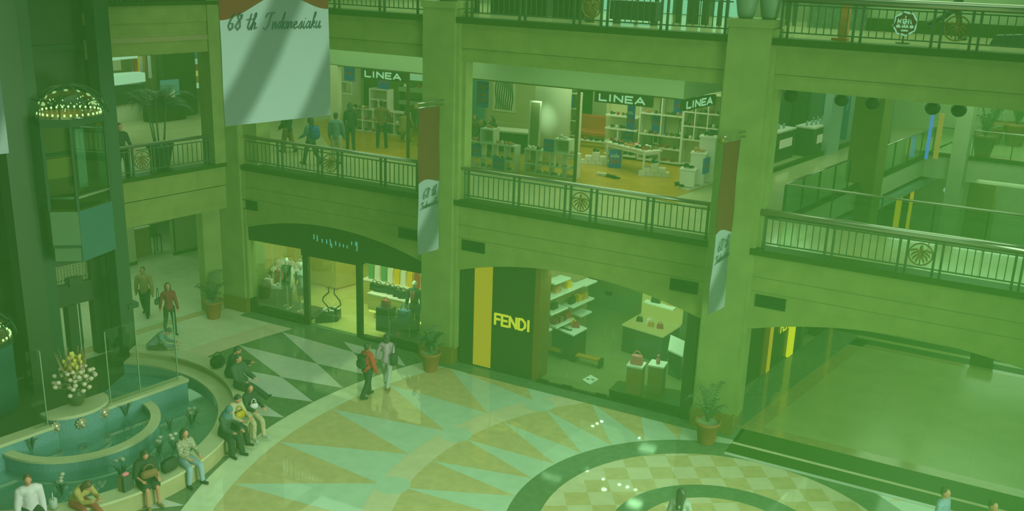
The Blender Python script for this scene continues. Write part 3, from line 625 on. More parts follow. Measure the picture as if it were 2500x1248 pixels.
# glowing display counter
t = thing('display_counter', 'glowing topped display counter with a lit back panel', 'counter'); q = quadpts(.92, (1519, 791), (1618, 821), (1648, 802))
ex = (.5 * (q[2][0] - q[1][0]), .5 * (q[2][1] - q[1][1])); q[2] = (q[2][0] + ex[0], q[2][1] + ex[1]); q[3] = (q[3][0] + ex[0], q[3][1] + ex[1])
obj('cabinet', MB().prism(inset(q, .97), .012, .86), M_DARK, t); obj('counter_top', MB().prism(q, .86, .92), emis('lit_top', (.42, .62, .12), .55), t)
bp = [q[3], q[2], (q[2][0] + .02, q[2][1] + .06), (q[3][0] + .02, q[3][1] + .06)]
obj('back_panel', MB().prism(bp, .92, 2.5), emis('lit_back', (.40, .60, .10), .62), t)
d_ = ((q[2][0] - q[3][0]), (q[2][1] - q[3][1])); sx0 = (q[3][0] + d_[0] * .12, q[3][1] + d_[1] * .12 - .28); sx1 = (q[3][0] + d_[0] * .85, q[3][1] + d_[1] * .85 - .28)
obj('shelf', MB().prism([sx0, sx1, (sx1[0], sx1[1] + .28), (sx0[0], sx0[1] + .28)], 1.40, 1.44), M_WSH, t)
handbag((sx0[0] + .35, sx0[1] + .14, 1.44), M_LEA_B, 'dark striped handbag on the shelf of the glowing counter'); handbag((sx0[0] + .85, sx0[1] + .14, 1.44), M_LEA_T, 'tan handbag on the shelf of the glowing counter', None, 0, .8)
for i, (u, v, mm, nm) in enumerate(((.22, .45, M_LEA_B, 'dark'), (.45, .5, M_LEA_W, 'white'), (.55, .35, M_LEA_T, 'tan'), (.75, .4, M_LEA_R, 'red brown'))):
    handbag((q[0][0] + (q[1][0] - q[0][0]) * u + (q[3][0] - q[0][0]) * v, q[0][1] + (q[1][1] - q[0][1]) * u + (q[3][1] - q[0][1]) * v, .92), mm, '%s small bag on the glowing counter top' % nm, 'small bags on the glowing counter', .2, .7)
area('counter_spot', (q[2][0] - .5, q[2][1] - .8, 3.2), .5, .5, 22)
# pedestals on a black plinth
q = [(-9.27, .08 + .2), (-9.3, .75), (-7.25, .8), (-7.1, .28)]
t = thing('window_plinth', 'low black plinth carrying two pedestals in the shop window', 'plinth'); obj('base', MB().prism([(-9.27, .26), (-7.05, .26), (-7.05, 1.35), (-9.3, .95)], .012, .2), M_BLACK, t); obj('top_board', MB().prism([(-9.28, .24), (-7.04, .24), (-7.04, 1.37), (-9.31, .97)], .2, .25), M_LEDGE, t)
for i, (x, y, lb) in enumerate(((-8.62, .5, 'left'), (-8.12, .85, 'right'))):
    t = thing('display_pedestal', 'brown pedestal with a white top in the window, the %s one' % lb, 'pedestal', (x, y, .251), .1, 'window pedestals')
    obj('column', MB().box((0, 0, .4), (.42, .42, .8)), mat('pedestal_brown%d' % i, alb(96, 126, 46), .4), t); obj('cap', MB().box((0, 0, .82), (.46, .46, .05)), M_WSH, t)
handbag((-8.62, .5, 1.096), M_LEA_P, 'striped pinkish handbag on the left window pedestal', None, .1, 1.15); 
m = MB(); m.lathe([(.05, 0), (.06, .03), (.06, .13), (.03, .17), (.022, .2), (.035, .2), (.035, .25)], n=12); single('perfume_bottle', m, M_LEA_P, 'small pink bottle on the right window pedestal', 'bottle', None, True, (-8.12, .85, 1.096))
area('pedestal_spot', (-8.4, .6, 3.3), .4, .4, 34)
t = thing('display_table', 'white topped side table against the black window post', 'table'); q = quadpts(.85, (1631, 853), (1667, 870), (1672, 833)); obj('table_top', MB().prism(q, .8, .85), M_WSH, t); obj('base', MB().prism(inset(q, .8), .012, .8), M_DARK, t)
# ---- corridor side wall with amber strips
SWW = SW + N2 * 1.05
def swp(px, py): return loc2(pat(px, py, SWW), SWW)
def swb(m, s0, s1, w0, w1, z0, z1, mi=0): M0 = m.M; m.M = frame(SWW); m.bx(s0, s1, w0, w1, z0, z1, mi); m.M = M0; return m
m = MB(); e1 = swp(1955, 850)[0]; e2 = swp(1992, 830)[0]; swb(m, -.3, e1, .02, .3, 0, 3.6); swb(m, e2, 9.5, .02, .3, 0, 3.6); swb(m, e1, e2, .3, .5, 0, 3.6, 1); struct('wall_corridor', m, [M_BLACK, M_GREYW])
for (p0, p1), mm, nm in ((((1850, 950), (1862, 945)), M_YELW, 'a'), (((1862, 945), (1869, 942)), M_YEL, 'b'), (((1915, 903), (1926, 901)), M_YELB, 'c'), (((2024, 826), (2034, 824)), M_YEL, 'd')):
    q0, q1 = swp(*p0), swp(*p1); s0, s1, z0 = q0[0], q1[0], max(.05, q1[2])
    if nm == 'a': PA = swb(MB(), s0, s1, -.04, .015, z0, 3.4); continue
    o = single('amber_strip', swb(MB(), s0, s1, -.06, .015, z0, 3.4), mm, {'b': 'tall amber wall strip nearest the right stone pier', 'c': 'bright yellow vertical light bar beside the small yellow letters', 'd': 'short visible amber strip farthest along the corridor wall'}[nm], 'light', 'amber strips of the corridor wall')
    if nm == 'b': obj('side_panel', PA, M_YELW, o)
q0, q1 = swp(1905, 812), swp(1925, 812); m = MB(); m.M = frame(SWW) @ Matrix.Translation((q0[0], -.0, q0[2])); x = 0; wd = q1[0] - q0[0]
for ch, ad in (('F', .85), ('E', .95), ('N', 1.1), ('D', 1.05), ('I', .4)):
    for st in GL[ch]: stroke(m, [((x + p[0]) * wd / 4.3 * 1.5, p[1] * .3) for p in st], .045, .02)
    x += ad
single('shop_sign', m, bpy.data.materials['amber_letters'], 'yellow shop letters cut off under the right arch', 'sign')
area('corridor_lights', (-1, 3, 4.3), 6, 4, 120)

# downlights in the shop and corridor ceilings, the ones that glint in the polished floor
dl = emis('downlight_glow', (.45, 1, .5), 40)
for px, py in ((1370, 1024), (1382, 1019), (1393, 1014), (1407, 1005), (1447, 1040), (1458, 1034), (1469, 1029), (1308, 1052), (1323, 1047), (1338, 1038), (1390, 1069), (1402, 1064), (1363, 1085), (1560, 1069), (1433, 1149), (1473, 1170), (1475, 1195), (1512, 1183), (1532, 1189), (1552, 1196), (823, 880), (852, 874), (700, 895), (737, 889), (697, 949), (920, 1015), (1007, 1035), (2378, 1059), (2388, 1129), (2449, 1142), (2177, 1225), (1972, 1180), (2108, 1037), (2337, 987), (2070, 1050)):
    P = zat(px, py, 0); d = ray(px, py); zc = 3.545 if P.x < -5.5 else 4.545; t_ = (zc - .012) / -d.z; Q = Vector((P.x + d.x * t_, P.y + d.y * t_, zc - .012))
    if Q.y < .7 or P.x > -5.5: continue
    r_ = .085 if (px, py) in ((1475, 1195), (2388, 1129), (2177, 1225), (1407, 1005)) else .055
    struct('ceiling_downlight', MB().lathe([(r_ * .3, 0.002), (r_, 0), (r_, .012), (0.01, .012)], tuple(Q), 10), dl)
# ================================================================== SHOE SHOP ON THE SECOND FLOOR
SY = 4.0
m = MB(); m.prism([(-21.9, 4.0), (-9.2, 4.0), (-8.3, 9.1), (-8.3, 12.6), (-26, 12.6), (-26, 8)], ZF + .001, ZF + .012); m.face([(-8.6, 3.4, ZF + .014), (-9.3, 4.0, ZF + .014), (-10.9, 4.0, ZF + .014)]) ; struct('floor_shop_wood', m, M_WOOD)
m = MB(); m.bx(-21.9, -9.2, SY, SY + .15, 8.03, 9.3); m.prism([(-9.2, SY), (-9.05, SY), (-8.35, 9.3), (-8.5, 9.3)], 8.03, 9.3); struct('wall_bulkhead', m, M_BULK)
m = MB(); m.bx(-21.9, -21.55, SY, SY + .2, ZF, 8.05); struct('wall_shop_side', m, M_PLASTER)
struct('wall_shop_rear', MB().bx(-15.6, -8.3, 12.6, 12.8, ZF, 9.05), M_PLASTER); struct('wall_shop_shelves', MB().bx(-13.6, -8.3, 9.25, 9.35, ZF, 9.0), M_PLASTER); struct('wall_shop_desk', MB().bx(-20.8, -15.4, 10.3, 10.5, ZF, 9.05), M_PLASTER); struct('wall_shop_dark', MB().bx(-27.2, -20.8, 9.6, 9.8, ZF, 9.05), mat('olive_wall', alb(74, 126, 48), .6))
m = MB(); m.bx(-22, -9, SY + .1, 12.8, 9.05, 9.2); struct('ceiling_shop', m, M_PLASTER)
fm = MB()
for px, py in ((1408, 330), (996, 300)):
    P = yat(px, py, SY + .03); fm.bx(P.x - .045, P.x + .045, SY, SY + .07, ZF, 8.03)
fm.bx(-21.55, -9.2, SY - .01, SY + .08, 8.0, 8.04); struct('window_3', fm, mat('dark_frame', alb(58, 105, 38), .4))
g = MB(); xA, xB = yat(996, 300, SY).x, yat(1408, 330, SY).x
g.bx(xA + .05, xB - .05, SY + .03, SY + .042, ZF + .02, 8.0); obj('glass_pane', g, M_GLASS, bpy.data.objects['window_3'])
area('shoe_shop_lights', (-12.2, 7, 8.9), 5.5, 4.5, 290, col=(.5, 1, .38)); area('shoe_shop_lights', (-18.5, 6.6, 8.9), 6.5, 4, 150, col=(.5, 1, .38)); area('column_spot', (-14.3, 4.9, 8.2), .2, .2, 9, rot=(radians(24), 0, 0), spread=40); area('sofa_fill', (-14.6, 10.5, 8.9), 2.5, 2, 90)  # the last one is an added fill that brightens the sofa
# ---- signs
def linea(label, M, w, hgt):
    t = link('shop_sign', None); t.matrix_world = M; tag(t, label, 'sign', 'black shop signs with white letters')
    obj('board', MB().bx(0, w, -.06, .06, 0, hgt), M_BLACK, t); m = MB(); m.M = Matrix.Translation((w * .09, -.062, hgt * .22)); hh = hgt * .56; u = w * .80 / (hh * 4.65)
    x = 0
    for ch, ad in (('L', .98), ('I', .55), ('N', 1.12), ('E', 1.0), ('A', .9)):
        for st in GL[ch]: stroke(m, [((x + p[0]) * hh * u, p[1] * hh) for p in st], hh * .27, .015)
        x += ad
    obj('lettering', m, M_SIGNW, t); return t
for (p0, p1), lb in ((((1453, 248), (1593, 262)), 'white-lettered black shop sign above the orange sofa'), (((885, 190), (995, 202)), 'white-lettered black shop sign above the man with a hand on his hip')):
    a_, b_ = yat(*p0, SY - .1), yat(*p1, SY - .1); linea(lb, Matrix.Translation((a_.x, SY - .1, a_.z)), b_.x - a_.x, .32)
o_ = Vector((-9.12, SY, 0)); a_ = loc2(pat(1657, 262, o_), o_); b_ = loc2(pat(1736, 243, o_), o_)
linea('white-lettered black shop sign turned round the corner beside the right pier', frame(o_) @ Matrix.Translation((a_[0], -.1, 7.70)), b_[0] - a_[0], .32)
def sale(P, w, hgt, label, rz=0.0, words=('sale', '50%'), name='sale_sign', stand=False):
    t = thing(name, label, 'sign', P, rz, 'blue sale signs'); b = MB(); b.bx(0, w, -.02, .02, 0, hgt); obj('board', b, M_BLUE, t)
    m = MB(); k = len(words); hh = min(hgt * .26, w * .34)
    for i, s_ in enumerate(words):
        z = hgt * (1 - (i + 1) / (k + 1)) - hh * .35; m.M = Matrix.Translation((w * .12, -.021, z)); wd = sum({'I': .45, 'l': .3}.get(c, .7) for c in s_); text(m, s_, 0, 0, hh, hh * .2, .006, {'l': .3, 's': .62, 'a': .68, 'e': .62, '5': .72, '0': .72, '%': .75}, w * .8 / (wd * hh), mi=0 if s_ == 'sale' and k > 1 and i == 0 else 1)
    obj('lettering', m, [M_WHT, M_REDT], t); return t
def cords(t, w, hgt, top):
    for x in (.06, w - .06): obj('cord', MB().tube([(x, 0, hgt), (x, 0, top - t.location.z)], .006, 4), M_DARK, t)
def shelf_unit(label, P, cols, rows, d, rz=0.0, group=None, back=True, skip=(), th=.04, name='shelf_unit', top=None):
    """cols: x edges, rows: z edges (local); open cubes"""
    t = thing(name, label, 'shelving', P, rz, group)
    for z in rows:
        m = MB(); m.bx(cols[0] - th / 2, cols[-1] + th / 2, 0, d, z - th / 2, z + th / 2); obj('shelf_board', m, M_WHITE, t)
    for i, x in enumerate(cols):
        m = MB(); 
        for j in range(len(rows) - 1):
            if (i, j) in skip: continue
            m.bx(x - th / 2, x + th / 2, .002, d - .002, rows[j] + th / 2, rows[j + 1] - th / 2)
        if m.v: obj('upright', m, M_WHITE, t)
    if back: obj('back_panel', MB().bx(cols[0], cols[-1], d, d + .02, rows[0], rows[-1]), M_PLASTER, t)
    return t
SHM = [M_LEA_B, M_LEA_T, M_LEA_R, M_LEA_W, M_CLDG, M_BRONZE]
SN = ['black', 'tan', 'red', 'white', 'charcoal', 'bronze']
def shoes_row(P0, P1, n, where, rz=1.3, s=1.0, pal=(0, 1, 2, 3, 4, 5), seed=0):
    r = random.Random(seed + n); a_, b_ = Vector(P0), Vector(P1); ordn = ['first', 'second', 'third', 'fourth', 'fifth', 'sixth', 'seventh', 'eighth', 'ninth', 'tenth']
    for i in range(n):
        k = pal[r.randrange(len(pal))]; p = a_ + (b_ - a_) * ((i + .5) / n)
        put_shoe(p, SHM[k], '%s shoe %s, %s from the left' % (SN[k], where, ordn[i]), 'shoes ' + where, rz + r.uniform(-.4, .4), s)
# back wall: floating shelves and cubes
BY = 8.75
def bw(zx, zy): P = yat(1400 + zx / 4.457, 200 + zy / 4.457, BY); return P.x, P.z
t = thing('wall_shelves', 'four long white floating shelves behind the white table', 'shelving', (0, BY, 0))
x0, x1 = -13.42, -12.2
for z in (6.56, 6.1, 5.62, 5.18): obj('shelf_board', MB().bx(x0, x1, .0, .45, z - .025, z + .025), M_WHITE, t)
obj('back_panel', MB().bx(x0, x1, .46, .49, 5.1, 7.4), M_PLASTER, t); obj('upright', MB().bx(-12.95, -12.91, 0.02, .45, 5.66, 6.06), M_WHITE, t)
for k, (z, n) in enumerate(((6.586, 5), (6.126, 5), (5.646, 5), (5.206, 4))): shoes_row((x0 + .1, BY + .2, z), (x1 - .1, BY + .2, z), n, ['on the top floating shelf', 'on the second floating shelf', 'on the third floating shelf', 'on the lowest floating shelf'][k], seed=k)
shelf_unit('large white cube shelf unit at the back of the shoe shop, left of two', (-12.12, BY, 0), [0, .78, 1.54], [5.14, 5.6, 6.04, 6.76, 7.5], .45, skip=((1, 0), (1, 1)))
shelf_unit('white cube shelf unit at the back of the shoe shop, against the right pier', (-10.54, BY, 0), [0, .4, .84, 1.3], [5.16, 6.02, 6.48, 6.96, 7.6], .45, skip=((1, 0), (2, 0)))
for k, (xa, xb, z, n, w_) in enumerate(((-12.0, -11.45, 6.785, 2, 'in the top left cube'), (-11.25, -10.65, 6.785, 3, 'in the top right cube'), (-12.0, -11.45, 6.065, 3, 'in the middle left cube'), (-11.25, -10.65, 6.065, 3, 'in the middle right cube'), (-12.0, -10.7, 5.625, 5, 'on the long shelf under the cubes'), (-12.0, -10.7, 5.165, 4, 'on the bottom board of the cube unit'),
       (-10.5, -10.16, 6.505, 3, 'in the left cube by the pier'), (-10.1, -9.75, 6.505, 3, 'in the middle cube by the pier'), (-9.65, -9.28, 6.505, 3, 'in the right cube by the pier'), (-10.5, -10.16, 6.045, 2, 'in the lower left cube by the pier'), (-10.1, -9.3, 6.045, 4, 'on the lower shelf by the pier'), (-10.5, -9.3, 6.985, 6, 'on the upper shelf by the pier'))):
    shoes_row((xa, BY + .14, z), (xb, BY + .14, z), n, w_, seed=20 + k)
for (zx0, zy0, zx1, zy1), lb in (((812, 530, 975, 355), 'square blue sale sign in the middle cube of the back shelf'), ((505, 640, 605, 535), 'small blue sale sign on the lower floating shelf'), ((1050, 350, 1215, 185), 'blue sale sign behind the corner shop sign'), ((1395, 600, 1590, 515), 'wide blue sale sign on the shelf by the right pier')):
    a_ = bw(zx0, zy0); b_ = bw(zx1, zy1); zb_ = {812: 6.065, 505: 5.646, 1050: 6.785, 1395: 6.045}[zx0]; sale((a_[0], BY + .36, zb_), b_[0] - a_[0], max(.3, b_[1] - zb_), lb, 0, ('sale',))
def picture(zx0, zy0, zx1, zy1, z, label):
    a_, b_ = bw(zx0, zy0), bw(zx1, zy1); w, hgt = b_[0] - a_[0], b_[1] - z; t = thing('picture_frame', label, 'picture', ((a_[0] + b_[0]) / 2, BY + .3, z), 0, 'framed pictures on the shelves'); t.rotation_euler = (-.12, 0, 0)
    m = MB(); m.bx(-w / 2, w / 2, 0, .03, 0, hgt); obj('frame', m, M_DARK, t); m = MB(); m.bx(-w / 2 + .04, w / 2 - .04, -.004, .0, .04, hgt - .04); obj('mount', m, M_WHITE, t); m = MB(); m.bx(-w / 4, w / 4, -.008, -.004, hgt * .25, hgt * .75); obj('print', m, M_CLDG, t)
picture(1105, 570, 1190, 430, 6.065, 'framed picture leaning in the right cube of the back shelf'); picture(905, 310, 980, 175, 6.785, 'framed picture on top of the back shelf under the ceiling'); picture(812, 690, 910, 575, 5.625, 'framed picture low on the back shelf behind the table'); picture(1110, 740, 1190, 618, 5.625, 'framed picture at the right end of the low long shelf')
# sofa
a_ = Vector((-15.2, 10.9, ZF + .012)); t = thing('sofa', 'orange red two-seat sofa at the back of the shoe shop', 'sofa', (-15.0, 11.3, ZF + .013), .06)
M_SOFA = mat('sofa_orange', (0.62, .06, .025), .7, noise_amt=.08); 
obj('seat', MB().box((0, 0, .36), (1.75, .8, .2), bev=.05), M_SOFA, t); obj('backrest', MB().box((0, .36, .68), (1.75, .2, .6), bev=.06, tilt=-.1), M_SOFA, t)
for sx in (-1, 1): obj('armrest', MB().box((sx * .86, 0, .52), (.14, .8, .28), bev=.04), M_SOFA, t)
for sx in (-1, 1):
    for sy in (-1, 1): obj('leg', MB().box((sx * .75, sy * .3, .14), (.06, .06, .27)), M_DARK, t)
t = thing('low_shoe_rack', 'low pale rack in front of the orange sofa', 'rack', (-14.3, 10.2, ZF + .013), .06); obj('shelf_board', MB().bx(-.9, .9, -.15, .15, .22, .26), M_WHITE, t)
for x in (-.85, .82): obj('leg', MB().bx(x, x + .04, -.12, .12, 0, .22), M_WHITE, t)
shoes_row((-15.1, 10.16, ZF + .275), (-13.5, 10.26, ZF + .275), 7, 'on the low rack before the sofa', pal=(0, 2, 3))
# table
t = thing('display_table', 'long white shoe table in front of the back shelves', 'table', (0, 0, ZF + .013)); q = [(-12.75, 7.25), (-10.95, 6.4), (-10.6, 7.0), (-12.4, 7.85)]
obj('table_top', MB().prism(q, .78, .83), M_WHITE, t); obj('apron', MB().prism(inset(q, .92), .68, .78), M_WHITE, t)
for p in inset(q, .9): obj('leg', MB().bx(p[0] - .03, p[0] + .03, p[1] - .03, p[1] + .03, 0, .78), M_WHITE, t)
for k in range(3): shoes_row((-12.5 + k * .12, 7.3 + k * .18, ZF + .845), (-10.95 + k * .1, 6.58 + k * .18, ZF + .845), 6, 'on the white table, %s row' % ['front', 'middle', 'rear'][k], rz=.9, seed=40 + k)
# piles of boxes
def box_pile(x, y, label, rz):
    k = 0
    for lv, n in enumerate((4, 3, 1)):
        for i in range(n):
            m = MB(); m.box((0, 0, .07), (.24, .32, .136)); o = single('shoe_box', m, M_WHITE, '%s, %s' % (label, [['bottom layer first', 'bottom layer second', 'bottom layer third', 'bottom layer fourth'], ['middle layer left', 'middle layer centre', 'middle layer right'], ['topmost']][lv][i]), 'box', 'white shoe boxes', False, (x + cos(rz) * (i - (n - 1) / 2) * .25, y + sin(rz) * (i - (n - 1) / 2) * .25, ZF + .013 + lv * .14), rz); k += 1
box_pile(-13.1, 7.35, 'white shoe box in the pile left of the blue floor sign', .35); box_pile(-10.75, 6.75, 'white shoe box in the stepped pile below the white table', .35)
put_shoe((-13.1, 7.35, ZF + .435), M_LEA_B, 'black shoe on top of the box pile left of the floor sign', None, 1.0, 1.1); put_shoe((-10.75, 6.75, ZF + .435), M_LEA_B, 'black shoe on top of the stepped box pile', None, 1.0, 1.1)
P = zat(1485, 410, ZF); sale((P.x, P.y, ZF + .015), .42, .62, 'blue sale sign standing on the wooden floor under the table', .3, ('sale', '50%'))
shoes_row((-12.3, 5.75, ZF + .013), (-11.5, 5.5, ZF + .013), 6, 'lying on the wooden floor by the blue sign', rz=.6, pal=(0, 3, 4), seed=77)
P = yat(1530, 313, 5.2); cords(sale((P.x, 5.2, 6.78), .34, .78, 'blue sale banner hanging below the white-lettered sign', -.5, ('sale', '50%')), .34, .78, 9.052)
# stepped plinths at the right
t = thing('plinth_platform', 'low white platform on the wooden floor beside the right pier', 'platform', (0, 0, ZF + .013)); q = [(-9.45, 5.45), (-9.05, 5.25), (-8.72, 6.85), (-9.12, 7.0)]; obj('board', MB().prism(q, 0, .06), M_WHITE, t)
def cube(P, w, d, hgt, rz, label): 
    t = thing('display_cube', label, 'plinth', P, rz, 'white display cubes by the right pier'); b = MB(); b.box((0, 0, hgt / 2), (w, d, hgt - .04)); obj('body', b, M_WHITE, t); b = MB(); b.box((0, 0, hgt), (w + .06, d + .06, .04)); obj('top_board', b, M_WHITE, t); return t
cube((-9.22, 5.62, ZF + .075), .45, .4, .55, .17, 'lowest white display cube on the platform, nearest the railing'); cube((-9.08, 6.12, ZF + .075), .45, .42, 1.0, .17, 'middle white display cube with a blue sign on its side'); cube((-8.98, 6.66, ZF + .075), .5, .42, 1.45, .17, 'tallest white display cube beside the right pier')
put_shoe((-9.22, 5.62, ZF + .65), M_LEA_B, 'black shoe on the lowest display cube', None, .4, 1.3); put_shoe((-9.08, 6.12, ZF + 1.1), M_LEA_T, 'tan shoe on the middle display cube', None, .4, 1.3); put_shoe((-8.98, 6.66, ZF + 1.55), M_LEA_B, 'black shoe on the tallest display cube', None, .4, 1.3)
put_shoe((-9.4, 5.4, ZF + .076), M_LEA_B, 'black shoe on the platform corner nearest the railing', None, .2, 1.3)
o = sale((-8.85, 5.92, ZF + .45), .38, .5, 'blue sale sign on the side of the middle display cube', RZ2, ('sale',))
# left of the mullion: cubes, mirror, column
shelf_unit('white stepped cube shelf at the left end of the shop window', (-16.4, 4.3, 0), [0, .45, .9, 1.35, 1.72], [ZF + .04, 5.42, 5.92], .4, back=False)
shelf_unit('single white cube standing on the left cube shelf', (-15.95, 4.3, 0), [0, .46], [5.96, 6.38], .4, back=True, name='display_cube')
shoes_row((-16.3, 4.45, 5.945), (-16.0, 4.45, 5.945), 2, 'on top of the left cube shelf', pal=(1, 2)); shoes_row((-15.4, 4.45, 5.945), (-14.8, 4.45, 5.945), 4, 'at the right end of the left cube shelf', pal=(1, 0, 3)); put_shoe((-15.7, 4.5, 6.405), M_LEA_T, 'tan shoe on top of the single white cube', None, .3, 1.0)
shoes_row((-16.3, 4.45, 5.445), (-14.8, 4.45, 5.445), 6, 'in the middle row of the left cube shelf', seed=5); shoes_row((-16.3, 4.45, 5.115), (-14.8, 4.45, 5.115), 6, 'in the bottom row of the left cube shelf', seed=6)
for (x, z, lb) in ((-16.33, 5.445, 'blue sale sign at the left end of the left cube shelf'), (-15.45, 5.115, 'blue sale sign in the bottom row of the left cube shelf')): sale((x, 4.28, z), .42, .4, lb, 0, ('sale',))
t = thing('leaning_mirror', 'tall white-edged mirror leaning against the shop column', 'mirror', (-14.35, 4.95, ZF + .013), .15); t.rotation_euler = (-.07, 0, .15)
obj('frame', MB().bx(-.2, .2, 0, .05, 0, 2.3), M_WHITE, t); obj('mirror_glass', MB().bx(-.15, .15, -.006, 0, .05, 2.25), mat('mirror', alb(92,140,66), .25, metal=.3), t)
m = MB(); m.lathe([(.62, ZF), (.62, 9.05)], (-14.42, 6.5, 0), 28); struct('wall_column_round', m, M_WHITE, smooth=True)
t = shelf_unit('white cube shelf with a blue sign in front of the shop column', (-14.4, 4.5, 0), [0, .42, .9, 1.36, 1.8], [ZF + .04, 5.4, 5.86], .42, back=False)
shelf_unit('white cube on the shelf before the shop column', (-13.35, 4.5, 0), [0, .5], [5.9, 6.3], .4, back=True, name='display_cube')
sale((-13.72, 4.48, 5.885), .36, .4, 'blue sale sign on the cube shelf before the shop column', 0, ('sale',)); put_shoe((-13.1, 4.6, 6.325), M_LEA_W, 'white shoe on the cube before the shop column', None, .3, 1.2)
shoes_row((-14.35, 4.6, 5.885), (-13.85, 4.6, 5.885), 3, 'on top of the column shelf, left side', pal=(3, 0)); shoes_row((-12.82, 4.6, 5.885), (-12.64, 4.6, 5.885), 1, 'on top of the column shelf, right side', pal=(1,))
shoes_row((-14.35, 4.6, 5.425), (-12.65, 4.6, 5.425), 7, 'in the upper row of the column shelf', seed=8); shoes_row((-14.35, 4.6, 5.115), (-12.65, 4.6, 5.115), 6, 'in the lower row of the column shelf', seed=9)
shelf_unit('narrow white shelf tower behind the window mullion', (-14.5, 7.6, 0), [0, .5], [ZF + .04, 5.9, 6.42, 6.84, 7.36], .35, back=True)
for k, z in enumerate((5.925, 6.445, 6.865, 7.385)): shoes_row((-14.45, 7.7, z), (-14.0, 7.7, z), 3, 'on the narrow tower, %s board' % ['lowest', 'second', 'third', 'top'][k], pal=(0, 4, 1), seed=11 + k)
sale((-14.48, 7.58, 6.865), .3, .42, 'blue sale sign on the narrow shelf tower', 0, ('sale',))
P = yat(1164, 262, 5); cords(sale((P.x, 5.0, 6.98), .44, .86, 'tall blue sale banner hanging at the left of the shop window', 0, ('50%', 'sale', '50%')), .44, .86, 9.052)
m = MB(); m.bx(-20.4, -19.2, 10.2, 10.26, ZF + .013, 8.0); single('teal_screen', m, mat('teal_board', alb(66, 140, 100), .4), 'plain teal board behind the tall blue sale banner', 'board', loc=(0, 0, 0))
m = MB(); m.bx(-.5, .5, -.02, .02, 0, 1.9, 0)
m.M = Matrix.Translation((0, -.021, 0))
for k in range(9): stroke(m, [(-.36 + k * .09 + .03 * sin(k * .6 + z * 1.1), .1 + z * .17) for z in range(11)], .05, .006, 1)
o = single('striped_hide', m, [M_WHITE, M_CLBLK], 'zebra-striped hanging on the wall of the shoe shop', 'wall hanging', loc=(-18.35, 10.278, 6.0)); 
t = thing('work_desk', 'dark grey desk behind the left cube shelf', 'desk', (-16.9, 7.6, ZF + .013), .2); obj('desk_top', MB().box((0, 0, .74), (2.6, .8, .06)), M_WHITE, t); obj('base', MB().box((0, 0, .37), (2.4, .7, .68)), M_CLDG, t)
# shelves seen through the left opening
shelf_unit('white cube wall of shoes behind the man with a hand on his hip', (-23.7, 7.6, 0), [0, .5, 1.0, 1.5, 2.0, 2.5], [ZF + .04, 5.5, 5.95], .4, back=True, name='shelf_unit'); shoes_row((-23.6, 7.65, 5.525), (-21.3, 7.65, 5.525), 6, 'in the upper row of the left cube wall', seed=21); shoes_row((-23.6, 7.65, 5.975), (-22.95, 7.65, 5.975), 6, 'on top of the left cube wall', seed=22); shoes_row((-23.6, 7.65, 5.115), (-21.3, 7.65, 5.115), 6, 'in the bottom row of the left cube wall', seed=23)
shelf_unit('pair of white cubes on top of the left cube wall', (-22.85, 7.6, 0), [0, .42, .84], [5.99, 6.36, 6.76], .4, back=True, name='display_cube', skip=((1, 1),))
shelf_unit('white hanging cube in the dark corner of the shoe shop', (-24.6, 8.0, 0), [0, .6], [6.4, 6.85], .4, back=False, name='display_cube')
t = thing('glass_shelves', 'two pale lit glass shelves of shoes left of the left column flag', 'shelving', (-21.9, 8.2, 0), .1)
for z in (6.35, 6.85): obj('shelf_board', MB().bx(0, 2.6, 0, .5, z - .16, z), M_BULK, t)
obj('light_box', MB().bx(.1, 2.6, .4, .45, 7.1, 7.8), emis('shelf_light', (.38, .85, .36), .55), t); obj('support', MB().bx(0.0, .04, .1, .4, ZF, 6.9), M_DARK, t)
shoes_row((-21.8, 8.35, 6.355), (-19.5, 8.58, 6.355), 8, 'on the lower lit glass shelf', seed=31, pal=(0, 0, 4)); shoes_row((-21.8, 8.35, 6.855), (-19.5, 8.58, 6.855), 8, 'on the upper lit glass shelf', seed=32)
sale((-22.5, 7.7, 6.8), .5, .55, 'blue sale sign on the paired cubes left of the pale shelves', 0, ('50%',)); sale((-24.5, 8.2, 6.9), .5, .6, 'blue sale sign in the dark corner above the hanging cube', 0, ('sale',))
shelf_unit('white cubes by the window post, half hidden by the left flag', (-17.9, 5.0, 0), [0, .5, 1.0], [ZF + .04, 5.4, 5.75], .4, back=True, name='shelf_unit'); shoes_row((-17.85, 5.1, 5.775), (-17.0, 5.1, 5.775), 3, 'on the cubes by the window post', pal=(0,))
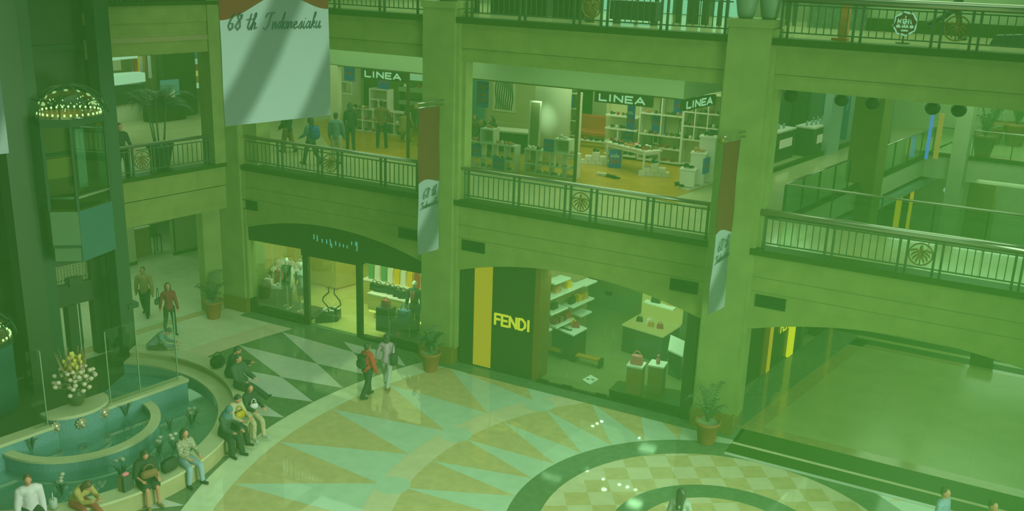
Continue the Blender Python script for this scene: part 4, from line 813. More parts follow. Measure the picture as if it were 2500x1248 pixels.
# ================================================================== RIGHT BAY, SECOND FLOOR
M_FASC = mat('fascia_stone', alb(108, 170, 92), .4, noise_amt=.05)
m = MB(frame(VO)); m.bx(0, 27, -.02, .02, 4.2, ZF + .002); m.bx(0, 27, -.06, .02, ZF - .16, ZF + .03, 1); m.bx(.3, 27, -.02, .9, 3.7, 3.95, 2)
m.M = Matrix(); m.bx(-5.9, 8, 3.53, 3.57, 4.55, ZF + .002); m.bx(-5.9, 8, 3.5, 3.6, ZF - .02, ZF + .04, 1); m.bx(-3.6, 8, 17.18, 17.22, 4.15, ZF); m.bx(-3.6, 8, 17.1, 17.24, ZF - .02, ZF + .1, 1)
struct('trim_4', m, [M_FASC, M_LEDGE, mat('soffit_pale', alb(90, 158, 96), .4)])
def glass_rail(label, M, L_, posts, h=.95, end=True):
    t = link('glass_railing', None); t.matrix_world = M; tag(t, label, 'railing', 'green glass railings round the void')
    a = MB(); a.tube([(0, 0, h), (L_, 0, h)], .035, 8); obj('handrail', a, M_RAILTOP, t, True)
    ps = [L_ * i / posts for i in range(posts + 1)]
    for p0, p1 in zip(ps, ps[1:]): obj('glass_panel', MB().bx(p0 + .02, p1 - .02, -.006, .006, .06, h - .05), M_GLASSG, t)
    for p in ps: obj('post', MB().bx(p - .02, p + .02, -.02, .02, 0, h - .03), M_RAIL, t)
glass_rail('green glass railing running back along the void from its near corner', frame(Vector((-5.75, 3.62, ZF + .04))), 5.0, 4); glass_rail('green glass railing along the near edge of the void', Matrix.Translation((-5.75, 3.5, ZF + .045)), 9, 7); glass_rail('green glass railing beyond the brown pillar', frame(VO + D2 * 6.6 - N2 * .08 + Vector((0, 0, ZF + .035))), 8, 5); glass_rail('glass railing across the far walkway, plants behind it', Matrix.Translation((-3.2, 17.25, ZF + .105)), 8, 6)
def pil(nm, x, y, w, d, z0, z1, mt): m = MB(); M0 = Matrix.Translation((x, y, 0)) @ Matrix.Rotation(RZ2 - pi / 2, 4, 'Z'); m.M = M0; m.bx(-w / 2, w / 2, -d / 2, d / 2, z0, z1); return struct(nm, m, mt)
M_OLIVE = mat('olive_stone', alb(78, 128, 48), .4, noise_amt=.06)
P = yat(2128, 330, 10.2); pil('wall_pillar_near', P.x - .05, 10.2, .95, .9, 0, 9.05, [M_OLIVE]); P = yat(2352, 330, 17.0); pil('wall_pillar_rear', P.x, 17.0, .55, .5, 0, 9.05, [M_FASC])
P = yat(2395, 500, 17.9); pil('wall_pillar_low', P.x, 17.9, .95, .6, 0, 4.54, [M_OLIVE])
# watch shop along the left of the void
WS = Vector((-7.7, 9.0, 0)); wm = MB(frame(WS)); wm.bx(-3, 12, -.02, .12, ZF, ZF + .14); struct('trim_5', wm, M_LEDGE)
struct('wall_watch_shop', MB().bx(-12, -5, 18.5, 18.7, ZF, 9.05), mat('shop_green_wall', alb(76, 136, 76), .5)); struct('wall_watch_side', MB().bx(-9.1, -8.8, 12.9, 18.5, ZF, 9.05), mat('shop_dark_wall', alb(60, 116, 58), .5)); struct('wall_far', MB().bx(-5.9, 5, 24, 24.2, 0, 9.05), M_FASC)
m = MB(frame(WS)); m.bx(-2.9, -2.7, -.1, .1, ZF, 9.05); struct('wall_watch_post', m, mat('pale_green_panel', alb(92, 156, 96), .4)); m = MB(frame(WS)); m.bx(5.4, 6.6, -.1, .2, ZF, 9.05); struct('wall_watch_front', m, MATS['pale_green_panel']); m = MB(frame(WS)); m.bx(8.2, 8.6, -.1, .2, ZF, 9.05); struct('wall_watch_end', m, MATS['pale_green_panel'])
def counter(P, w, d, hgt, rz, label):
    t = thing('glass_counter', label, 'counter', P, rz, 'dark glass counters with small bright goods'); obj('base', MB().box((0, 0, hgt / 2), (w, d, hgt)), M_DARK, t); obj('counter_top', MB().box((0, 0, hgt + .03), (w + .05, d + .05, .06)), M_WHITE, t)
    obj('lit_front', MB().box((w / 2 + .006, 0, hgt * .6), (.012, d * .7, hgt * .3)), emis('case_glow%d' % int(P[1] * 10), (.42, .68, .26), .5), t)
    return t
for (px, py, w, d, lb) in ((1995, 378, .7, 2.6, 'dark glass counter of bright goods in the watch shop, in full view'), (1898, 396, .6, 1.6, 'dark glass counter of bright goods, cut by the right pier jamb')):
    P = zat(px, py, ZF); counter((P.x - .2, P.y + .6, ZF + .001), w, d, 1.05, -.17, lb)
    for i in range(8 if d > 2 else 5):
        g = MB(); g.lathe([(.03, 0), (.05, .05), (.02, .1), (.05, .16), (.0, .18)], n=8); single('ornament', g, mat('sparkle%d_%d' % (i, px), alb(100, 170, 110), .2, metal=.4), 'small glinting ornament on the %s counter, %s' % ('fully visible dark glass' if d > 2 else 'pier-side dark glass', ['first', 'second', 'third', 'fourth', 'fifth', 'sixth', 'seventh', 'eighth'][i]), 'ornament', 'ornaments on the glass counters', True, (P.x - .2 + (-.22 + .11 * (i % 4)), P.y + .6 - d * .4 + .28 * i, ZF + 1.116))
P = zat(1948, 350, ZF); m = MB(); m.bx(-.3, .3, -.2, .2, 0, 2.2); single('display_totem', m, M_CLBLK, 'tall black display totem between the glass counters', 'display stand', None, False, (P.x - .3, P.y + 1.2, ZF + .001))
m = MB(); m.bx(-.35, .35, -.03, .03, 0, .55); single('advert_screen', m, emis('screen_blue', (.12, .55, .5), .5), 'small bright blue screen above the black totem', 'screen', None, False, (P.x - .35, P.y + 1.2, ZF + 2.202))
m = MB(); m.box((0, 0, 1.4), (1.2, .06, 2.8)); [m.tube([(-.4 + .2 * i, -.05, 1.2), (-.3 + .2 * i, -.05, 2.6)], .02, 5, 1) for i in range(5)]; single('teal_poster', m, [mat('poster_teal', alb(52, 122, 86), .4), mat('poster_line', alb(80, 160, 130), .4)], 'dark teal poster behind the glass counters', 'poster', None, False, (-7.2, 18.44, ZF + .005))
# black round lanterns under the band
for i, (px, py, lb) in enumerate(((1931, 233, 'first from the right pier'), (2055, 243, 'second from the right pier'), (2130, 250, 'third from the right pier'), (2277, 263, 'fourth from the right pier'), (2341, 268, 'fifth from the right pier'))):
    P = yat(px, py, .8); t = thing('round_lantern', 'black round lantern hanging under the band, %s' % lb, 'lantern', (P.x, .8, P.z), 0, 'black round lanterns'); obj('globe', MB().ell((0, 0, 0), (.17, .17, .165), 18, 12), M_VENT, t, True)
    obj('cap', MB().lathe([(.07, .115), (.06, .16), (.02, .18)], n=10), M_VENT, t); obj('hanger', MB().tube([(0, 0, .17), (0, 0, 9.255 - P.z)], .012, 6), M_VENT, t)
# ground level seen below the void
P = zat(2315, 478, 0); t = thing('globe_lamp', 'pale round globe lamp on a short black stand beyond the void', 'lamp', (-2.0, 20.5, 0)); z_ = yat(2313, 465, 20.5).z; x_ = yat(2313, 465, 20.5).x; t.location.x = x_
obj('globe', MB().ell((0, 0, z_), (.16, .16, .14), 14, 10), emis('globe_glow', (.36, .9, .42), .55), t, True); obj('stand', MB().tube([(0, 0, 0), (0, 0, z_ - .13)], [.06, .05], 8), M_BLACK, t)
for i, (px, w) in enumerate(((2188, .12), (2217, .07))):
    P = yat(px, 540, 22); m = MB(); m.bx(-w, w, -.04, .04, .6, 3.3); single('amber_strip', m, M_YEL, 'amber light strip far below the void, %s of two' % ['left', 'right'][i], 'light panel', 'amber strips below the void', False, (P.x, 22.0, 0))
m = MB(); m.bx(-9, -4.2, 22.2, 22.4, 0, 4.3); m.bx(-6.9, -6.6, 10, 22, 0, 4.3); struct('wall_rear_low', m, M_BLACK)
area('void_lights', (-1, 12, 9.0), 4, 8, 430); area('watch_lights', (-7.4, 12.5, 8.9), 2, 8, 190); area('far_walk_lights', (-1, 19.5, 8.9), 7, 4, 340); area('rear_ground_lights', (.5, 19.5, 4.3), 4, 5, 200)
m = MB(); m.bx(-9, -5.9, 4.2, 20, 9.1, 9.3); m.bx(-6, 8, 17, 24, 9.1, 9.3); struct('ceiling_gallery', m, M_PLASTER)
P = yat(2256, 335, 14); m = MB(); m.bx(-.055, .055, -.05, .05, 0, 1.7); single('neon_column', m, emis('neon_blue', (.05, .25, .75), .6), 'blue glowing vertical light behind the glass railing', 'light panel', None, False, (P.x, 16.0, ZF + .002)); m = MB(); m.bx(-.09, .09, -.05, .05, 0, 1.7); single('amber_column', m, emis('amber_dim', (.5, .5, .06), .4), 'amber vertical panel right of the blue light', 'light panel', None, False, (P.x + .3, 16.3, ZF + .002))
# ================================================================== LEFT SIDE: FOUNTAIN, LIFT, GALLERIES
EO = Vector((-19.0, -9.0, 0)); EM = frame(EO)
def ew(s, w, z=0.0): return EM @ Vector((s, w, z))
def epx(px, py, w): return loc2(pat(px, py, EO + N2 * w), EO)
M_TEAL = mat('teal_mosaic', alb(74, 146, 92), .2, noise_amt=.14, noise_scale=26, detail=3)
M_COPE = mat('cream_coping', alb(116, 170, 92), .35, noise_amt=.06)
M_BENCHF = mat('bench_face', alb(106, 154, 76), .35, noise_amt=.08)
M_PLAT = mat('platform_black', alb(60, 116, 50), .12)
fc = (-20.0, -9.5); RB = radians(28)
m = MB(); A0, A1 = radians(-75), radians(114)
m.ring((*fc, 0), 3.93, 4.4, .40, .46, A0, A1, 60, 0); m.ring((*fc, 0), 4.0, 4.36, 0.004, .40, A0, A1, 60, 1); m.ring((*fc, 0), 3.93, 4.0, 0.004, .40, A0, A1, 60, 2)
m.ring((*fc, 0), 4.36, 4.78, 0.004, .60, RB, A1, 40, 1); m.ring((*fc, 0), 4.32, 4.82, .60, .66, RB, A1, 40, 0)
t = thing('fountain_bench', 'curved cream stone bench round the teal fountain', 'bench'); o = obj('bench_ring', m, [M_COPE, M_BENCHF, M_TEAL], t)
t = thing('fountain', 'half-round teal mosaic fountain with a cream inner ring and stone shelf', 'fountain')
m = MB(EM); m.bx(-4.2, 2.72, .12, .48, .72, .8); obj('wall_coping', m, M_COPE, t); m = MB(EM); m.bx(-4.2, 2.7, .16, .44, 0.004, .72); obj('wall_face', m, M_TEAL, t)
m = MB(); m.lathe([(.01, .1), (3.93, .1)], (*fc, 0), 60, 0, A0, A1, False); obj('basin_floor', m, M_TEAL, t)
ic = ew(-.30, .28); n = 40
m = MB(); m.ring((ic.x, ic.y, 0), 1.66, 1.9, .5, .56, RZ2 - pi, RZ2, 48, 0); obj('ring_coping', m, M_COPE, t); m = MB(); m.ring((ic.x, ic.y, 0), 1.70, 1.86, .1, .5, RZ2 - pi, RZ2, 48, 0); obj('ring_wall', m, M_TEAL, t)
M_WATER = glass('pool_water', (.88, .97, .93), .012, .05)
m = MB(); m.lathe([(.01, .40), (1.70, .40)], (ic.x, ic.y, 0), 40, 0, RZ2 - pi, RZ2, False); obj('upper_water', m, M_WATER, t)
m = MB(); m.lathe([(1.90, .27), (3.93, .27)], (*fc, 0), 60, 0, radians(-70), radians(75), False); obj('lower_water', m, M_WATER, t)
sc_ = ew(-.24, .5); prof = [(.82 * cos(a), -.62 * sin(a)) for a in [pi * k / 24 for k in range(25)]]
m = MB(EM @ Matrix.Translation((-.24, .48, 0))); m.prism([(.82, .12)] + prof + [(-.82, .12)], .92, 1.0); obj('stone_shelf', m, M_COPE, t)
m = MB(EM @ Matrix.Translation((-.24, .48, 0))); m.prism([(x * .93, y * .9) for x, y in [(.82, .0)] + prof + [(-.82, 0)]], .1, .92); obj('shelf_drum', m, M_TEAL, t)
for a in (.55, 1.35, 2.25):
    M0 = EM @ Matrix.Translation((-.24 - .77 * cos(a) * 1, .48 - .58 * sin(a), .74)); m = MB(M0); m.ell((0, 0, 0), (.11, .09, .12), 10, 8); m.ell((0, -.07, -.03), (.06, .06, .05), 8, 6)
    for k in range(10): m.ell((.11 * cos(k * .63), .0, .12 * sin(k * .63)), (.035, .04, .035), 6, 5)
    m.tube([(0, -.1, -.04), (0, -.16, -.05)], .02, 6); obj('lion_spout', m, mat('brass_spout%d' % int(a * 100), alb(112, 158, 88), .3, metal=.4, noise_amt=.2, noise_scale=30), t, True)
# water plants and small frogs: little ornaments in the basin
for i, (px, py, c) in enumerate(((415, 1035, 'dark'), (468, 1020, 'pale'), (425, 1085, 'pale'), (297, 1150, 'pale'), (387, 1095, 'pale'), (150, 1190, 'pale'), (310, 1025, 'dark'), (80, 1110, 'dark'))):
    P = zat(px, py, .3); z0 = .4 if i > 5 else .1
    t2 = thing('water_plant', ['dark water plant far right in the fountain basin', 'pale-flowered water plant behind the woman in the patterned shirt', 'pale-flowered water plant left of the woman in the patterned shirt', 'pale-flowered water plant left of the paper shopping bag', 'small pale-flowered plant above the woman in the black top', 'pale-flowered water plant behind the white carrier bag', 'dark round tuft in the upper basin near the inner ring end', 'dark round tuft low in the upper basin at the left'][i], 'plant', (P.x, P.y, z0), 0, 'plants in the fountain')
    m = MB(); rr = random.Random(i)
    for k in range(9):
        a = rr.uniform(0, 6.28); l = rr.uniform(.1, .3); m.tube([(0, 0, 0), (l * .5 * cos(a), l * .5 * sin(a), .25 + l * .3), (l * cos(a), l * sin(a), .22 + l * .6)], [.012, .02, .004], 5)
    obj('leaves', m, mat('water_leaf%d' % i, alb(60, 122, 64), .5), t2)
    if c == 'pale': m = MB(); [m.ell((rr.uniform(-.1, .1), rr.uniform(-.1, .1), .38 + rr.uniform(0, .12)), (.06, .06, .04), 7, 5) for k in range(4)]; obj('flowers', m, mat('pale_petal%d' % i, alb(110, 162, 96), .6), t2, True)
# flower vase
P = ew(-.2, .42, 1.0); t = thing('flower_vase', 'dark vase of yellow and white flowers on the stone fountain shelf', 'vase of flowers', P)
m = MB(); m.lathe([(.1, .0), (.14, .04), (.2, .2), (.22, .32), (.16, .42), (.17, .46)], n=18); obj('vase', m, mat('vase_dark', alb(60, 114, 48), .3), t, True)
r = random.Random(3); cols = {'foliage': (M_CLBLK, []), 'yellow_flowers': (0, []), 'white_flowers': (0, []), 'orange_sprays': (0, [])}
fm_, ym, wm_, om = MB(), MB(), MB(), MB()
for k in range(70):
    a = r.uniform(0, 6.28); rd = r.uniform(.05, .5); z = .55 + r.uniform(0, .45) - rd * .25; x, y = rd * cos(a), rd * sin(a); fm_.tube([(0, 0, .4), (x * .6, y * .6, z * .8), (x, y, z)], [.008, .008, .004], 4); fm_.ell((x, y, z - .05), (.06, .05, .02), 6, 4)
    (wm_).ell((x * 1.05, y * 1.05, z), (.065, .065, .05), 7, 5)
for k in range(60):
    a = r.uniform(0, 6.28); rd = r.uniform(0, .22); z = .8 + r.uniform(0, .55) - rd * .4; ym.ell((rd * cos(a) - .02, rd * sin(a), z), (.045, .045, .06), 6, 5)
for k in range(16):
    a = r.uniform(0, 6.28); rd = r.uniform(.15, .4); x, y = rd * cos(a), rd * sin(a); om.tube([(x * .3, y * .3, .6), (x * .8, y * .8, 1.1), (x, y, 1.45)], [.006, .012, .004], 5)
obj('foliage', fm_, mat('bouquet_green', alb(76, 134, 58), .6), t); obj('yellow_flowers', ym, mat('bouquet_yellow', alb(122, 168, 62), .6), t, True); obj('white_flowers', wm_, mat('bouquet_white', alb(124, 168, 98), .6), t, True); obj('orange_sprays', om, mat('bouquet_orange', alb(104, 134, 64), .6), t)
# black platform and glass screen
m = MB(EM); m.prism([(-5, .46), (2.8, .46), (3.6, 1.6), (3.6, 5.0), (-5, 5.0)], .0, .03); struct('floor_platform', m, M_PLAT)
t = link('glass_screen', None); t.matrix_world = EM @ Matrix.Translation((0, .3, 0)); tag(t, 'tall clear glass screen standing on the fountain wall', 'glass screen')
for s0, s1 in ((-1.35, -1.02), (.6, 1.4), (1.42, 2.5)): obj('glass_pane', MB().bx(s0, s1, -.006, .006, .8, 2.75 if s0 < 1.4 else 2.6), M_GLASS, t)
for s in (-1.03, .59, 1.41, 2.51): obj('edge_strip', MB().bx(s - .012, s + .012, -.012, .012, .8, 2.7), mat('glass_edge%d' % int(s * 100 + 200), alb(84, 146, 76), .3), t)
# --- lift tower
M_STEEL = mat('lift_steel', alb(52, 111, 48), .45, spec=.3); M_STEELB = mat('lift_black', alb(54, 110, 46), .4)
m = MB(EM)
def epost(px0, px1, py, w, d, z0=0.0, z1=16, mi=0):
    a_, b_ = epx(px0, py, w)[0], epx(px1, py, w)[0]; m.bx(a_, b_, w, w + d, z0, z1, mi); return a_, b_
epost(263, 297, 416, 3.8, .5); epost(20, 82, 416, 3.8, .5, mi=1); epost(82, 110, 416, 3.9, .35); epost(246, 264, 416, 5.0, .3, mi=1)
m.bx(-3, 3.6, 5.35, 5.5, 3.4, 16, 1); m.bx(.3, 3.5, 5.2, 5.5, 1.72, 2.35, 1); m.bx(.3, 3.5, 5.2, 5.5, 2.95, 3.4, 1)
m.bx(-.6, 1.76, 5.2, 5.5, 0, 3.4, 1); m.bx(3.02, 3.5, 5.2, 5.5, 0, 3.4, 1); m.bx(2.22, 2.5, 5.2, 5.5, 0, 1.75, 1); m.bx(2.3, 2.7, 5.1, 5.2, 2.3, 2.55, 1)
m.bx(2.56, 2.6, 5.2, 5.25, 0, 1.7); m.bx(-3, -.6, 5.2, 5.5, 0, 9, 1)
for z in (4.2, 6.6, 9.0, 10.4, 11.8): m.bx(.3, 3.5, 5.25, 5.36, z, z + .12)
m.bx(3.28, 3.6, 3.75, 4.35, 1.7, 1.85, 0)
struct('wall_lift_tower', m, [M_STEEL, M_STEELB])
m = MB(EM); 
for k in range(14): m.bx(1.76 + k * .092, 1.80 + k * .092, 5.36, 5.4, 2.35, 2.95); 
for k in range(6): m.bx(1.7, 3.05, 5.36, 5.4, 2.38 + k * .1, 2.42 + k * .1)
single('lattice_panel', m, mat('pale_lattice', alb(90, 146, 68), .5), 'pale lattice strip over the glass doors behind the lift', 'lattice panel')
for k, (pa, pb) in enumerate((((200, 32), (211, 62)), ((204, 98), (213, 145)))):
    a_, b_ = epx(pa[0], pa[1], 5.1), epx(pb[0], pb[1], 5.1); m = MB(EM); m.bx(a_[0], b_[0], 5.08, 5.14, b_[2], a_[2]); o = single('wall_strip', m, mat('tan_strip%d' % k, alb(84, 134, 56), .5), 'narrow pale strip high on the dark lift tower, %s' % ['upper', 'lower'][k], 'panel', 'pale strips on the lift tower')
def lift_cab(label, dx, dz, zcut=None):
    t = link('lift_cab', None); t.matrix_world = EM @ Matrix.Translation((dx, 0, dz)); tag(t, label, 'lift')
    P0 = (epx(190, 505, 2.75)[0], 2.75); P1, P2 = (1.0, 3.2), (2.72, 3.2); B1_, B2_ = (1.4, 4.5), (2.72, 4.5); plan = [P1, P0, P2, B2_, B1_]
    cx, cw = 2.03, 3.65
    def sc(f): return [(cx + (x - cx) * f, cw + (y - cw) * f) for x, y in plan]
    if zcut is None:
        zb, zp, zw, zt = 3.72, 5.12, 5.4, 7.32
        m = MB(); pl = sc(1.0); m.prism(pl, zb + .5, zp, mi=0); lo = sc(.97); m.prism(lo, zb + .05, zb + .42, mi=0); m.prism(sc(1.01), zb + .42, zb + .5, mi=1); m.prism(sc(.9), zb, zb + .05, mi=1)
        o = obj('pod', m, [mat('pod_pale', alb(70, 132, 62), .4), M_STEEL], t)
        m = MB(); q = [(P0[0] + .004, P0[1] - .012), (P2[0] + .012, P2[1] - .012), (P2[0] + .012, B2_[1]), (P2[0], B2_[1])]; m.prism([(P0[0], P0[1] - .014), (P2[0] + .014, P2[1] - .01), (P2[0] + .014, P2[1] + .3), (P2[0] - .02, P2[1] + .3)], zb + .05, zp + .002); obj('pod_side', m, mat('pod_teal', alb(54, 122, 66), .35), t)
        m = MB()
        for (a_, b_) in ((P1, P0), (P0, P2)): m.prism([a_, b_, (b_[0], b_[1] + .012), (a_[0], a_[1] + .012)], zp, zt)
        m.prism([P2, B2_, (B2_[0] - .012, B2_[1]), (P2[0] - .012, P2[1])], zp, zt); m.prism([P1, B1_, (B1_[0] + .012, B1_[1]), (P1[0] + .012, P1[1])], zp, zt); obj('windows', m, M_GLASSG, t)
        m = MB()
        for p in (P0, P1, P2, B1_, B2_): obj('corner_post', MB().tube([(p[0], p[1], zp), (p[0], p[1], zt)], .045, 6), M_STEEL, t)
        pass
        m = MB(); m.bx(1.4, 2.68, 4.5, 4.58, zp, zt, 0); m.bx(1.42, 1.6, 4.46, 4.5, zp + .7, zt - .5, 1); m.bx(1.6, 2.5, 4.46, 4.5, zp + 1.15, zp + 1.25, 2); m.bx(1.42, 2.6, 4.44, 4.5, zp + .55, zp + 1.1, 1); m.bx(2.3, 2.55, 4.0, 4.05, zp + .3, zt - .3, 3)
        obj('back_wall', m, [mat('cab_wood', alb(86, 124, 50), .4), mat('cab_gold', alb(106, 140, 54), .4), M_STEELB, mat('cab_pale', alb(92, 158, 96), .4)], t); obj('floor_plate', MB().prism(sc(.98), zp, zp + .06), M_BRONZE, t)
        m = MB(); pts = [(x, y, zp + .35) for x, y in (sc(.94)[0], sc(.94)[1], sc(.94)[2])]; m.tube(pts, .05, 6); obj('handrail', m, mat('cab_rail', alb(90, 144, 76), .35), t, True)
        m = MB()
        for z_ in (.3, .7, 1.3): obj('side_light', MB().bx(1.22, 1.25, 3.6, 3.64, zp + z_, zp + z_ + .3), MATS['cab_light_teal'] if 'cab_light_teal' in MATS else emis('cab_light_teal', (.2, .75, .5), .6), t)
    else: zt = 7.32
    m = MB(); m.prism(sc(1.03), zt, zt + .2); obj('cornice', m, M_STEEL, t)
    hd = .82; m = MB(); rx = .95
    for k in range(10):
        a = 2 * pi * k / 10 + .2; m.tube([(cx + rx * cos(a) * cos(b), cw + rx * sin(a) * cos(b), zt + .2 + hd * .95 * sin(b)) for b in [pi / 2 * j / 8 for j in range(9)]], .022, 5)
    m.tube([(cx + rx * .9 * cos(a), cw + rx * .9 * sin(a), zt + .62) for a in [2 * pi * k / 28 for k in range(28)]], .02, 5, closed=True); obj('dome_ribs', m, M_STEEL, t, True)
    m = MB(); m.lathe([(rx * cos(b) * .985 + .001, zt + .2 + hd * .93 * sin(b)) for b in [pi / 2 * j / 8 for j in range(9)]], (cx, cw, 0), 28, cap=False); obj('dome_glass', m, M_GLASSG, t, True)
    m = MB(); rr = random.Random(5)
    for k in range(34):
        a = 2 * pi * k / 34; m.ell((cx + .8 * cos(a), cw + .8 * sin(a), zt + .26), (.03, .03, .035), 6, 5)
    for k in range(26): a = rr.uniform(0, 6.28); q_ = rr.uniform(.2, .75); m.ell((cx + q_ * cos(a), cw + q_ * sin(a), zt + .35 + rr.uniform(0, .5) * (1 - q_)), (.014, .014, .02), 6, 5)
    obj('bulbs', m, emis('dome_bulbs', (.62, 1.0, .34), 1.6), t, True)
    obj('dome_floor', MB().lathe([(.01, zt + .205), (.84, zt + .205)], (cx, cw, 0), 24, cap=False), mat('dome_gold', alb(96, 130, 54), .4), t)
    return t
lift_cab('glass panorama lift cabin with a lit dome and pale green pod', 0, 0)
lift_cab('second lift dome with warm bulbs, low at the left edge of the photo', -3.05, -5.45, 1)
m = MB(EM @ Matrix.Translation((-3.05, 0, -5.45))); m.prism([(1.0, 3.2), (1.6, 2.75), (2.72, 3.2), (2.72, 4.5), (1.4, 4.5)], 5.48, 7.32); o = obj('pod', m, bpy.data.materials['pod_teal']); o.parent = bpy.data.objects['lift_cab.001']; o.matrix_parent_inverse = bpy.data.objects['lift_cab.001'].matrix_basis.inverted()
bpy.data.lights.new('lift_dome_light', 'POINT'); L_ = bpy.data.lights['lift_dome_light']; L_.energy = 14; L_.color = (.7, 1, .3); L_.shadow_soft_size = .2; o = bpy.data.objects.new('lift_dome_light', L_); COL.objects.link(o); o.location = ew(1.85, 3.7, 8.0)
# --- ground passage on the left
LW = Vector((-29.6, 1.46, 0)); m = MB(frame(LW))
m.bx(-14, .2, 0, .2, .12, 5); m.bx(1.83, 10, 0, .2, .12, 5); m.bx(.2, 1.83, 0, .2, 1.45, 5); m.bx(-14, .2, -.04, .1, 0, .12, 1); m.bx(1.83, 10, -.04, .1, 0, .12, 1); m.bx(1.84, 1.88, -.06, .0, 0.12, 1.9, 1); m.bx(.2, 1.83, 3, 3.1, 0, 3, 0)
struct('wall_passage', m, [mat('passage_wall', alb(100, 158, 80), .5, noise_amt=.03), M_LEDGE])
q = frame(LW); t = thing('reception_desk', 'wooden desk inside the small shop opening beyond the left pier', 'desk'); t.matrix_world = q @ Matrix.Translation((.95, .9, 0)); obj('body', MB().bx(-.3, .3, -.2, .6, 0, 1.15), mat('desk_wood', alb(96, 132, 56), .5), t); obj('desk_top', MB().bx(-.34, .34, -.25, .65, 1.15, 1.2), M_WHITE, t)
for i, x in enumerate((.42, 1.55)):
    t = thing('bar_stool', 'dark stool in the small shop opening, %s of the wooden desk' % ['left', 'right'][i], 'stool', (0, 0, 0), 0, 'stools by the wooden desk'); t.matrix_world = q @ Matrix.Translation((x, .8, 0)); obj('seat', MB().bx(-.18, .18, -.18, .18, .7, .78), M_BLACK, t); obj('backrest', MB().bx(-.18, .18, .14, .18, .78, 1.25), M_BLACK, t)
    for a in (-1, 1):
        for b in (-1, 1): obj('leg', MB().bx(a * .15 - .02, a * .15 + .02, b * .15 - .02, b * .15 + .02, 0, .7), M_BLACK, t)
area('passage_lights', (-26.5, -3, 4.3), 4, 9, 210); area('passage_shop_light', tuple(frame(LW) @ Vector((1, 1.6, 2.8))), 1, 1, 26)
# --- left gallery, second floor, far things
LG = frame(LO + N2 * 9)
def lg(name, label, cat, mt, s0, s1, w0, w1, z0, z1, group=None): m = MB(LG); m.bx(s0, s1, w0, w1, z0, z1); return single(name, m, mt, label, cat, group)
m = MB(LG); m.bx(3.64, 5.16, 0, .5, ZF + .04, 9.2, 0); m.bx(-8, 12, 3.2, 3.4, ZF, 9.2, 1); m.bx(-8, 12, -9, 3.4, 9.05, 9.2, 1); struct('wall_gallery_left', m, [M_BLACK, mat('gallery_back', alb(96, 142, 66), .5)])
m = MB(LG); m.prism([(-2, .2), (0, .05), (1.6, 0), (3.05, .35), (3.05, .9), (-2, .9)], 6.55, 6.9); single('curved_counter_sign', m, emis('white_fascia', (.40, .95, .42), .75), 'bright white curved fascia beyond the left gallery railing', 'light panel')
m = MB(LG); m.prism([(-2, .6), (0, .45), (1.6, .4), (3.0, .7), (3.0, 1.2), (-2, 1.2)], 7.45, 7.75); single('curved_ceiling_light', m, emis('white_fascia2', (.40, .95, .42), .75), 'bright white curved ceiling light beyond the left gallery railing', 'light panel')
lg('low_kiosk', 'long low dark kiosk below the bright curved fascia', 'kiosk', M_DARK, -2, 2.9, .2, .8, ZF + .7, 6.5); lg('pale_screen', 'pale screen between the bright curved fascias', 'panel', M_PLASTER, .3, 2.6, 1.3, 1.35, 6.95, 7.4); lg('kiosk_base', 'pale base of the long low kiosk', 'kiosk', M_FCREAM, -2, 2.85, .3, .8, ZF + .002, ZF + .69)
lg('display_kiosk', 'dark square kiosk in front of the green poster', 'kiosk', M_BLACK, 2.55, 4.1, -.7, -.1, ZF + .002, 5.95); lg('green_poster', 'bright green poster beside the dark wall', 'poster', mat('poster_green', alb(76, 156, 104), .4), 3.45, 4.3, -.06, -.02, 5.96, 6.6)
r = random.Random(9); 
for k in range(9):
    c = [M_LEA_W, M_LEA_T, M_WHITE, M_LEA_R, M_LEA_Y, M_CLDG][r.randrange(6)]; m = MB(); m.prism([(-.07, 0), (.07, 0), (.06, .9), (-.06, .9)], -.05, .05, 'y')
    single('hanging_garment', m, c, 'hanging garment on the rack left of the dark gallery wall, %s' % ['first', 'second', 'third', 'fourth', 'fifth', 'sixth', 'seventh', 'eighth', 'ninth'][k], 'garment', 'garments on the far rack', False, LG @ Vector((3.0 + k * .075, .9, 6.6)), RZ2)
t = thing('clothes_rack', 'long metal rail holding garments left of the dark gallery wall', 'rack'); t.matrix_world = LG @ Matrix.Translation((3.3, .9, ZF + .002)); obj('rail', MB().tube([(-.45, 0, 2.47), (.45, 0, 2.47)], .02, 6), M_RAILTOP, t)
for x in (-.45, .45): obj('upright', MB().tube([(x, 0, 0), (x, 0, 2.47)], .02, 6), M_RAILTOP, t)
m = MB(LG)
for k in range(12): m.bx(2.6 + .1 * k, 2.65 + .1 * k, -.6 + .02 * (k % 3), -.55 + .02 * (k % 3), 5.96, 6.15 + .12 * ((k * 7) % 3) / 2)
single('goods_row', m, M_LEA_W, 'row of slim pale boxes on top of the dark square kiosk', 'goods')
for k in range(6):
    m = MB(LG); z = 6.1 + k * .25; m.bx(5.25, 5.55, .3, .36, z, z + .22); single('poster_strip', m, [emis('strip_w', (.45, .95, .4), .6), M_LEA_T, emis('strip_y', (.6, .8, .15), .5), M_LEA_R, emis('strip_w2', (.4, .9, .45), .5), M_CLTEAL][k], 'colourful lit picture beside the dark gallery wall, %s from the bottom' % ['first', 'second', 'third', 'fourth', 'fifth', 'sixth'][k], 'picture', 'lit pictures by the dark gallery wall')
area('left_gallery_lights', tuple(LG @ Vector((1, -4, 9.0))), 9, 6, 300); area('left_gallery_shop', tuple(LG @ Vector((1.5, 1.8, 9.0))), 6, 2, 160)
m = MB(LG); m.bx(-1, 5, -8.8, -8.7, ZF - 2, ZF - .5); 
